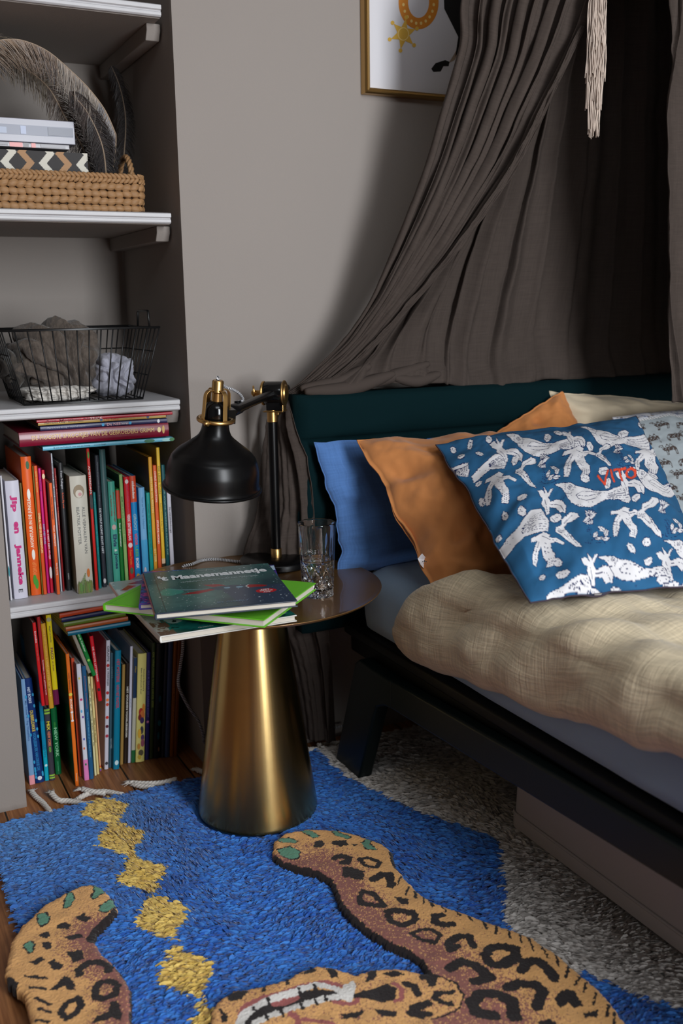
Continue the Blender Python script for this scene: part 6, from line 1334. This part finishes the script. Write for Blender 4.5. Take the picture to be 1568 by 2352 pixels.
blk('photo_block', -40, 160, (319, 336), (330, 347.5), 2.266, .12, paint(150, 147, 152, rough=.3), 'clear block with pink and black photo strips on top of the inlaid box', 'photo block', None, ((.30, .45, .05, .95, (206, 110, 104)), (.46, .52, .05, .95, (60, 50, 52)), (.55, .6, .05, .95, (206, 110, 104)), (.66, .95, .2, .8, (120, 116, 122)), (.02, .28, .3, .7, (110, 104, 110))))
blk('display_case', -40, 172, (262, 283), (318.5, 335), 2.270, .13, paint(150, 149, 160, rough=.3), 'flat white framed display case on the photo block, behind the feathers', 'case', None, ((.02, .98, .30, .72, (92, 96, 116)), (.05, .25, .34, .60, (130, 140, 165)), (.4, .46, .34, .68, (140, 150, 180)), (.7, .98, .34, .68, (70, 74, 94))))

# ------------------------------------------------------------------ feathers standing in the basket
def feather(name, shaft, bl, cols, label, seed, n=420, both=True, droop=.6, side=1, wv=.35):
    base = np.array(shaft[-1]); e = empty(name, base, label, 'feather', 'plumes standing in the woven basket'); r_ = random.Random(seed)
    P = bez([np.array(p)-base for p in shaft], 16); b = MB(); b.tube(P, [.0006+.0014*i/len(P) for i in range(len(P))], 6); b.build('shaft', mat('quill_'+label[:5].strip(), C(150, 130, 110), .5), e, smooth=True)
    ms = [mat('barb', C(*c, 1.0), .9, sheen=.3) for c in cols]; bs = [MB() for _ in cols]; rr = []
    for i in range(n):
        t = (i+r_.random())/n*.96; k = int(t*(len(P)-1)); p = P[k].lerp(P[k+1], t*(len(P)-1)-k); T = (P[k+1]-P[k]).normalized()
        for sd in ((1, -1) if both else (side,)):
            N_ = T.cross(Vector((0, 1, 0))).normalized()*sd; L = bl(t)*r_.uniform(.6, 1.1); D0 = (N_*.8+T*.55+Vector((0, r_.uniform(-.35, .35), 0))).normalized(); Q = []; q = p.copy(); D = D0
            for j in range(6):
                Q.append(q.copy()); q = q+D*L/5; D = (D+Vector((r_.gauss(0, wv)*.3, r_.gauss(0, .1), -droop*.35))).normalized()
            c_i = min(len(cols)-1, int(t*len(cols)*.999)) if r_.random() < .8 else r_.randrange(len(cols))
            bs[c_i].tube(Q, [.0007, .0007, .0006, .0005, .0004, .0002], 3, cap=False)
    for m_, bb in zip(ms, bs):
        if bb.n: bb.build('barbs', m_, e, smooth=True)['kind'] = 'stuff'
    return e
f1 = [py(x, y, Y) for x, y, Y in ((-60, 120, 2.24), (-20, 98, 2.24), (20, 90, 2.24), (60, 95, 2.24), (110, 118, 2.245), (160, 160, 2.25), (205, 205, 2.255), (240, 252, 2.262), (262, 300, 2.27), (266, 318, 2.28), (262, 372, 2.30), (250, 420, 2.32))]
feather('plume', f1, lambda t: .080-.03*t if t < .62 else max(.012, .062-.30*(t-.62)*1.4), [(150, 128, 108), (150, 130, 114), (176, 164, 152), (150, 146, 146), (110, 104, 108)], 'large pale beige curved plume arching over the basket', 1, n=520, both=False, side=-1, droop=.35)
f2 = [py(x, y, Y) for x, y, Y in ((-60, 90, 2.30), (0, 118, 2.30), (50, 150, 2.30), (110, 200, 2.305), (150, 270, 2.31), (190, 340, 2.32), (215, 420, 2.33))]
feather('plume', f2, lambda t: .062*(1-.3*t), [(126, 112, 94), (112, 100, 84), (84, 70, 60), (56, 44, 40)], 'wispy olive beige plume drooping at the left over the display case', 2, n=420)
f3 = [py(x, y, Y) for x, y, Y in ((255, 150, 2.46), (275, 200, 2.46), (288, 270, 2.45), (285, 350, 2.44), (275, 430, 2.42))]
feather('plume', f3, lambda t: .022+.02*sin(pi*t), [(34, 26, 24), (30, 22, 20)], 'dark brown upright plume at the back right of the basket', 3, n=260, droop=.8)
f4 = [py(x, y, Y) for x, y, Y in ((160, 210, 2.25), (195, 250, 2.25), (222, 300, 2.255), (238, 350, 2.265), (245, 420, 2.29))]
feather('plume', f4, lambda t: .036+.018*sin(pi*t), [(66, 52, 46), (40, 30, 28), (30, 22, 22)], 'dark brown fluffy plume in front of the pale arching one', 4, n=380, droop=.9)

# ------------------------------------------------------------------ black wire basket with cloths
ZS = .8785
wr = empty('wire_basket', (.47, 2.18, ZS), 'black wire basket of folded cloths, on the white niche shelf', 'basket')
WR = Vector((.47, 2.18, ZS)); T0 = (.307, .640, 2.165, 2.42, 1.036); B0 = (.345, .601, 2.190, 2.39, .8808)
WIRE = mat('black_wire', C(12, 12, 13), .4)
def ringp(z):
    s = (z-B0[4])/(T0[4]-B0[4]); return [B0[i]+(T0[i]-B0[i])*s for i in range(4)]
def wring(b, z, r_):
    x0, x1, y0, y1 = ringp(z); b.tube([Vector(p)-WR for p in ((x0, y0, z), (x1, y0, z), (x1, y1, z), (x0, y1, z))], r_, 8, closed=True)
b = MB(); wring(b, T0[4], .0026); wring(b, B0[4], .0024); b.build('rim', WIRE, wr, smooth=True)
b = MB()
for z in (.932, .984): x0, x1, y0, y1 = ringp(z); b.tube([Vector(p)-WR for p in ((x1, y0, z), (x1, y1, z), (x0, y1, z), (x0, y0, z))], .0015, 6)
for k in range(14):
    s = k/13; xt = T0[0]+(T0[1]-T0[0])*s; xb = B0[0]+(B0[1]-B0[0])*s
    for yt, yb_ in ((T0[2], B0[2]), (T0[3], B0[3])): b.tube([Vector((xt, yt, T0[4]))-WR, Vector((xb, yb_, B0[4]))-WR], .0016, 6)
    b.tube([Vector((xb, B0[2], B0[4]))-WR, Vector((xb, B0[3], B0[4]))-WR], .0014, 6)
for k in range(1, 8):
    s = k/8; yt = T0[2]+(T0[3]-T0[2])*s; yb_ = B0[2]+(B0[3]-B0[2])*s
    for xt, xb in ((T0[0], B0[0]), (T0[1], B0[1])): b.tube([Vector((xt, yt, T0[4]))-WR, Vector((xb, yb_, B0[4]))-WR], .0015, 6)
b.build('wire_mesh', WIRE, wr, smooth=True)
b = MB(); b.tube([Vector(p)-WR for p in ((.6405, 2.245, 1.036), (.6405, 2.25, 1.068), (.6405, 2.252, 1.071), (.6405, 2.335, 1.071), (.6405, 2.337, 1.068), (.6405, 2.342, 1.036))], .0026, 8); b.build('handle', WIRE, wr, smooth=True)
def cloth_blob(name, c, rad, m, label, cat, seed, folds=7, amp=.16, n=110, squash=2.4, tilt=0.):
    th, ph = np.meshgrid(np.linspace(0, 2*pi, n*2), np.linspace(.02, pi-.02, n)); x, y, z = np.sin(ph)*np.cos(th), np.sin(ph)*np.sin(th), np.cos(ph)
    k = (np.abs(x)**squash+np.abs(y)**squash+np.abs(z)**squash)**(-1/squash); x, y, z = x*k, y*k, z*k
    q = folds*(x*cos(tilt)+z*sin(tilt))+2.2*vnoise(x*1.6+seed, z*1.6, seed)+1.2*y
    rdg = 1-np.abs(((q % 2)-1)); f = amp*(rdg**.6-.55)+.10*fbm(x*2.2+seed, z*2.2+y, seed, 4)
    P = np.stack([x*(1+f), y*(1+f), z*(1+f)], -1)*np.array(rad)
    o = rawmesh(name, P.reshape(-1, 3), gridfaces(n, n*2), m); o.location = c; return tag(o, label, cat, 'cloths in the wire basket')
GZ = lambda nm, col: cloth_cross(nm, col, f=300, strength=1.0, lo=.68, dist=.0012, big=.2, uv=False)
cloth_blob('muslin_cloth', (.432, 2.278, .972), (.090, .062, .082), GZ('grey_gauze', C(98, 88, 80, .9)), 'crumpled dark taupe gauze cloth rising above the wire basket rim', 'cloth', 3, folds=3.8, amp=.34, tilt=.7)
cloth_blob('muslin_cloth', (.355, 2.30, .955), (.036, .055, .048), GZ('dark_gauze', C(72, 66, 60, 1.0)), 'darker gauze cloth tucked in the left end of the wire basket', 'cloth', 8, folds=3, amp=.24)
cloth_blob('muslin_cloth', (.425, 2.262, .8975), (.072, .058, .0155), GZ('white_gauze', C(206, 200, 192, 1.0)), 'folded ivory gauze cloth lying at the bottom of the wire basket', 'cloth', 5, folds=3, amp=.12, squash=4)
cloth_blob('folded_shirt', (.556, 2.275, .930), (.044, .058, .047), mat('heather_grey_jersey', C(160, 160, 172, 1.0), .9, bump=.3, bscale=300, sheen=.2), 'rolled light heather grey shirt at the right end of the wire basket', 'shirt', 12, folds=3.4, amp=.22, tilt=.12)
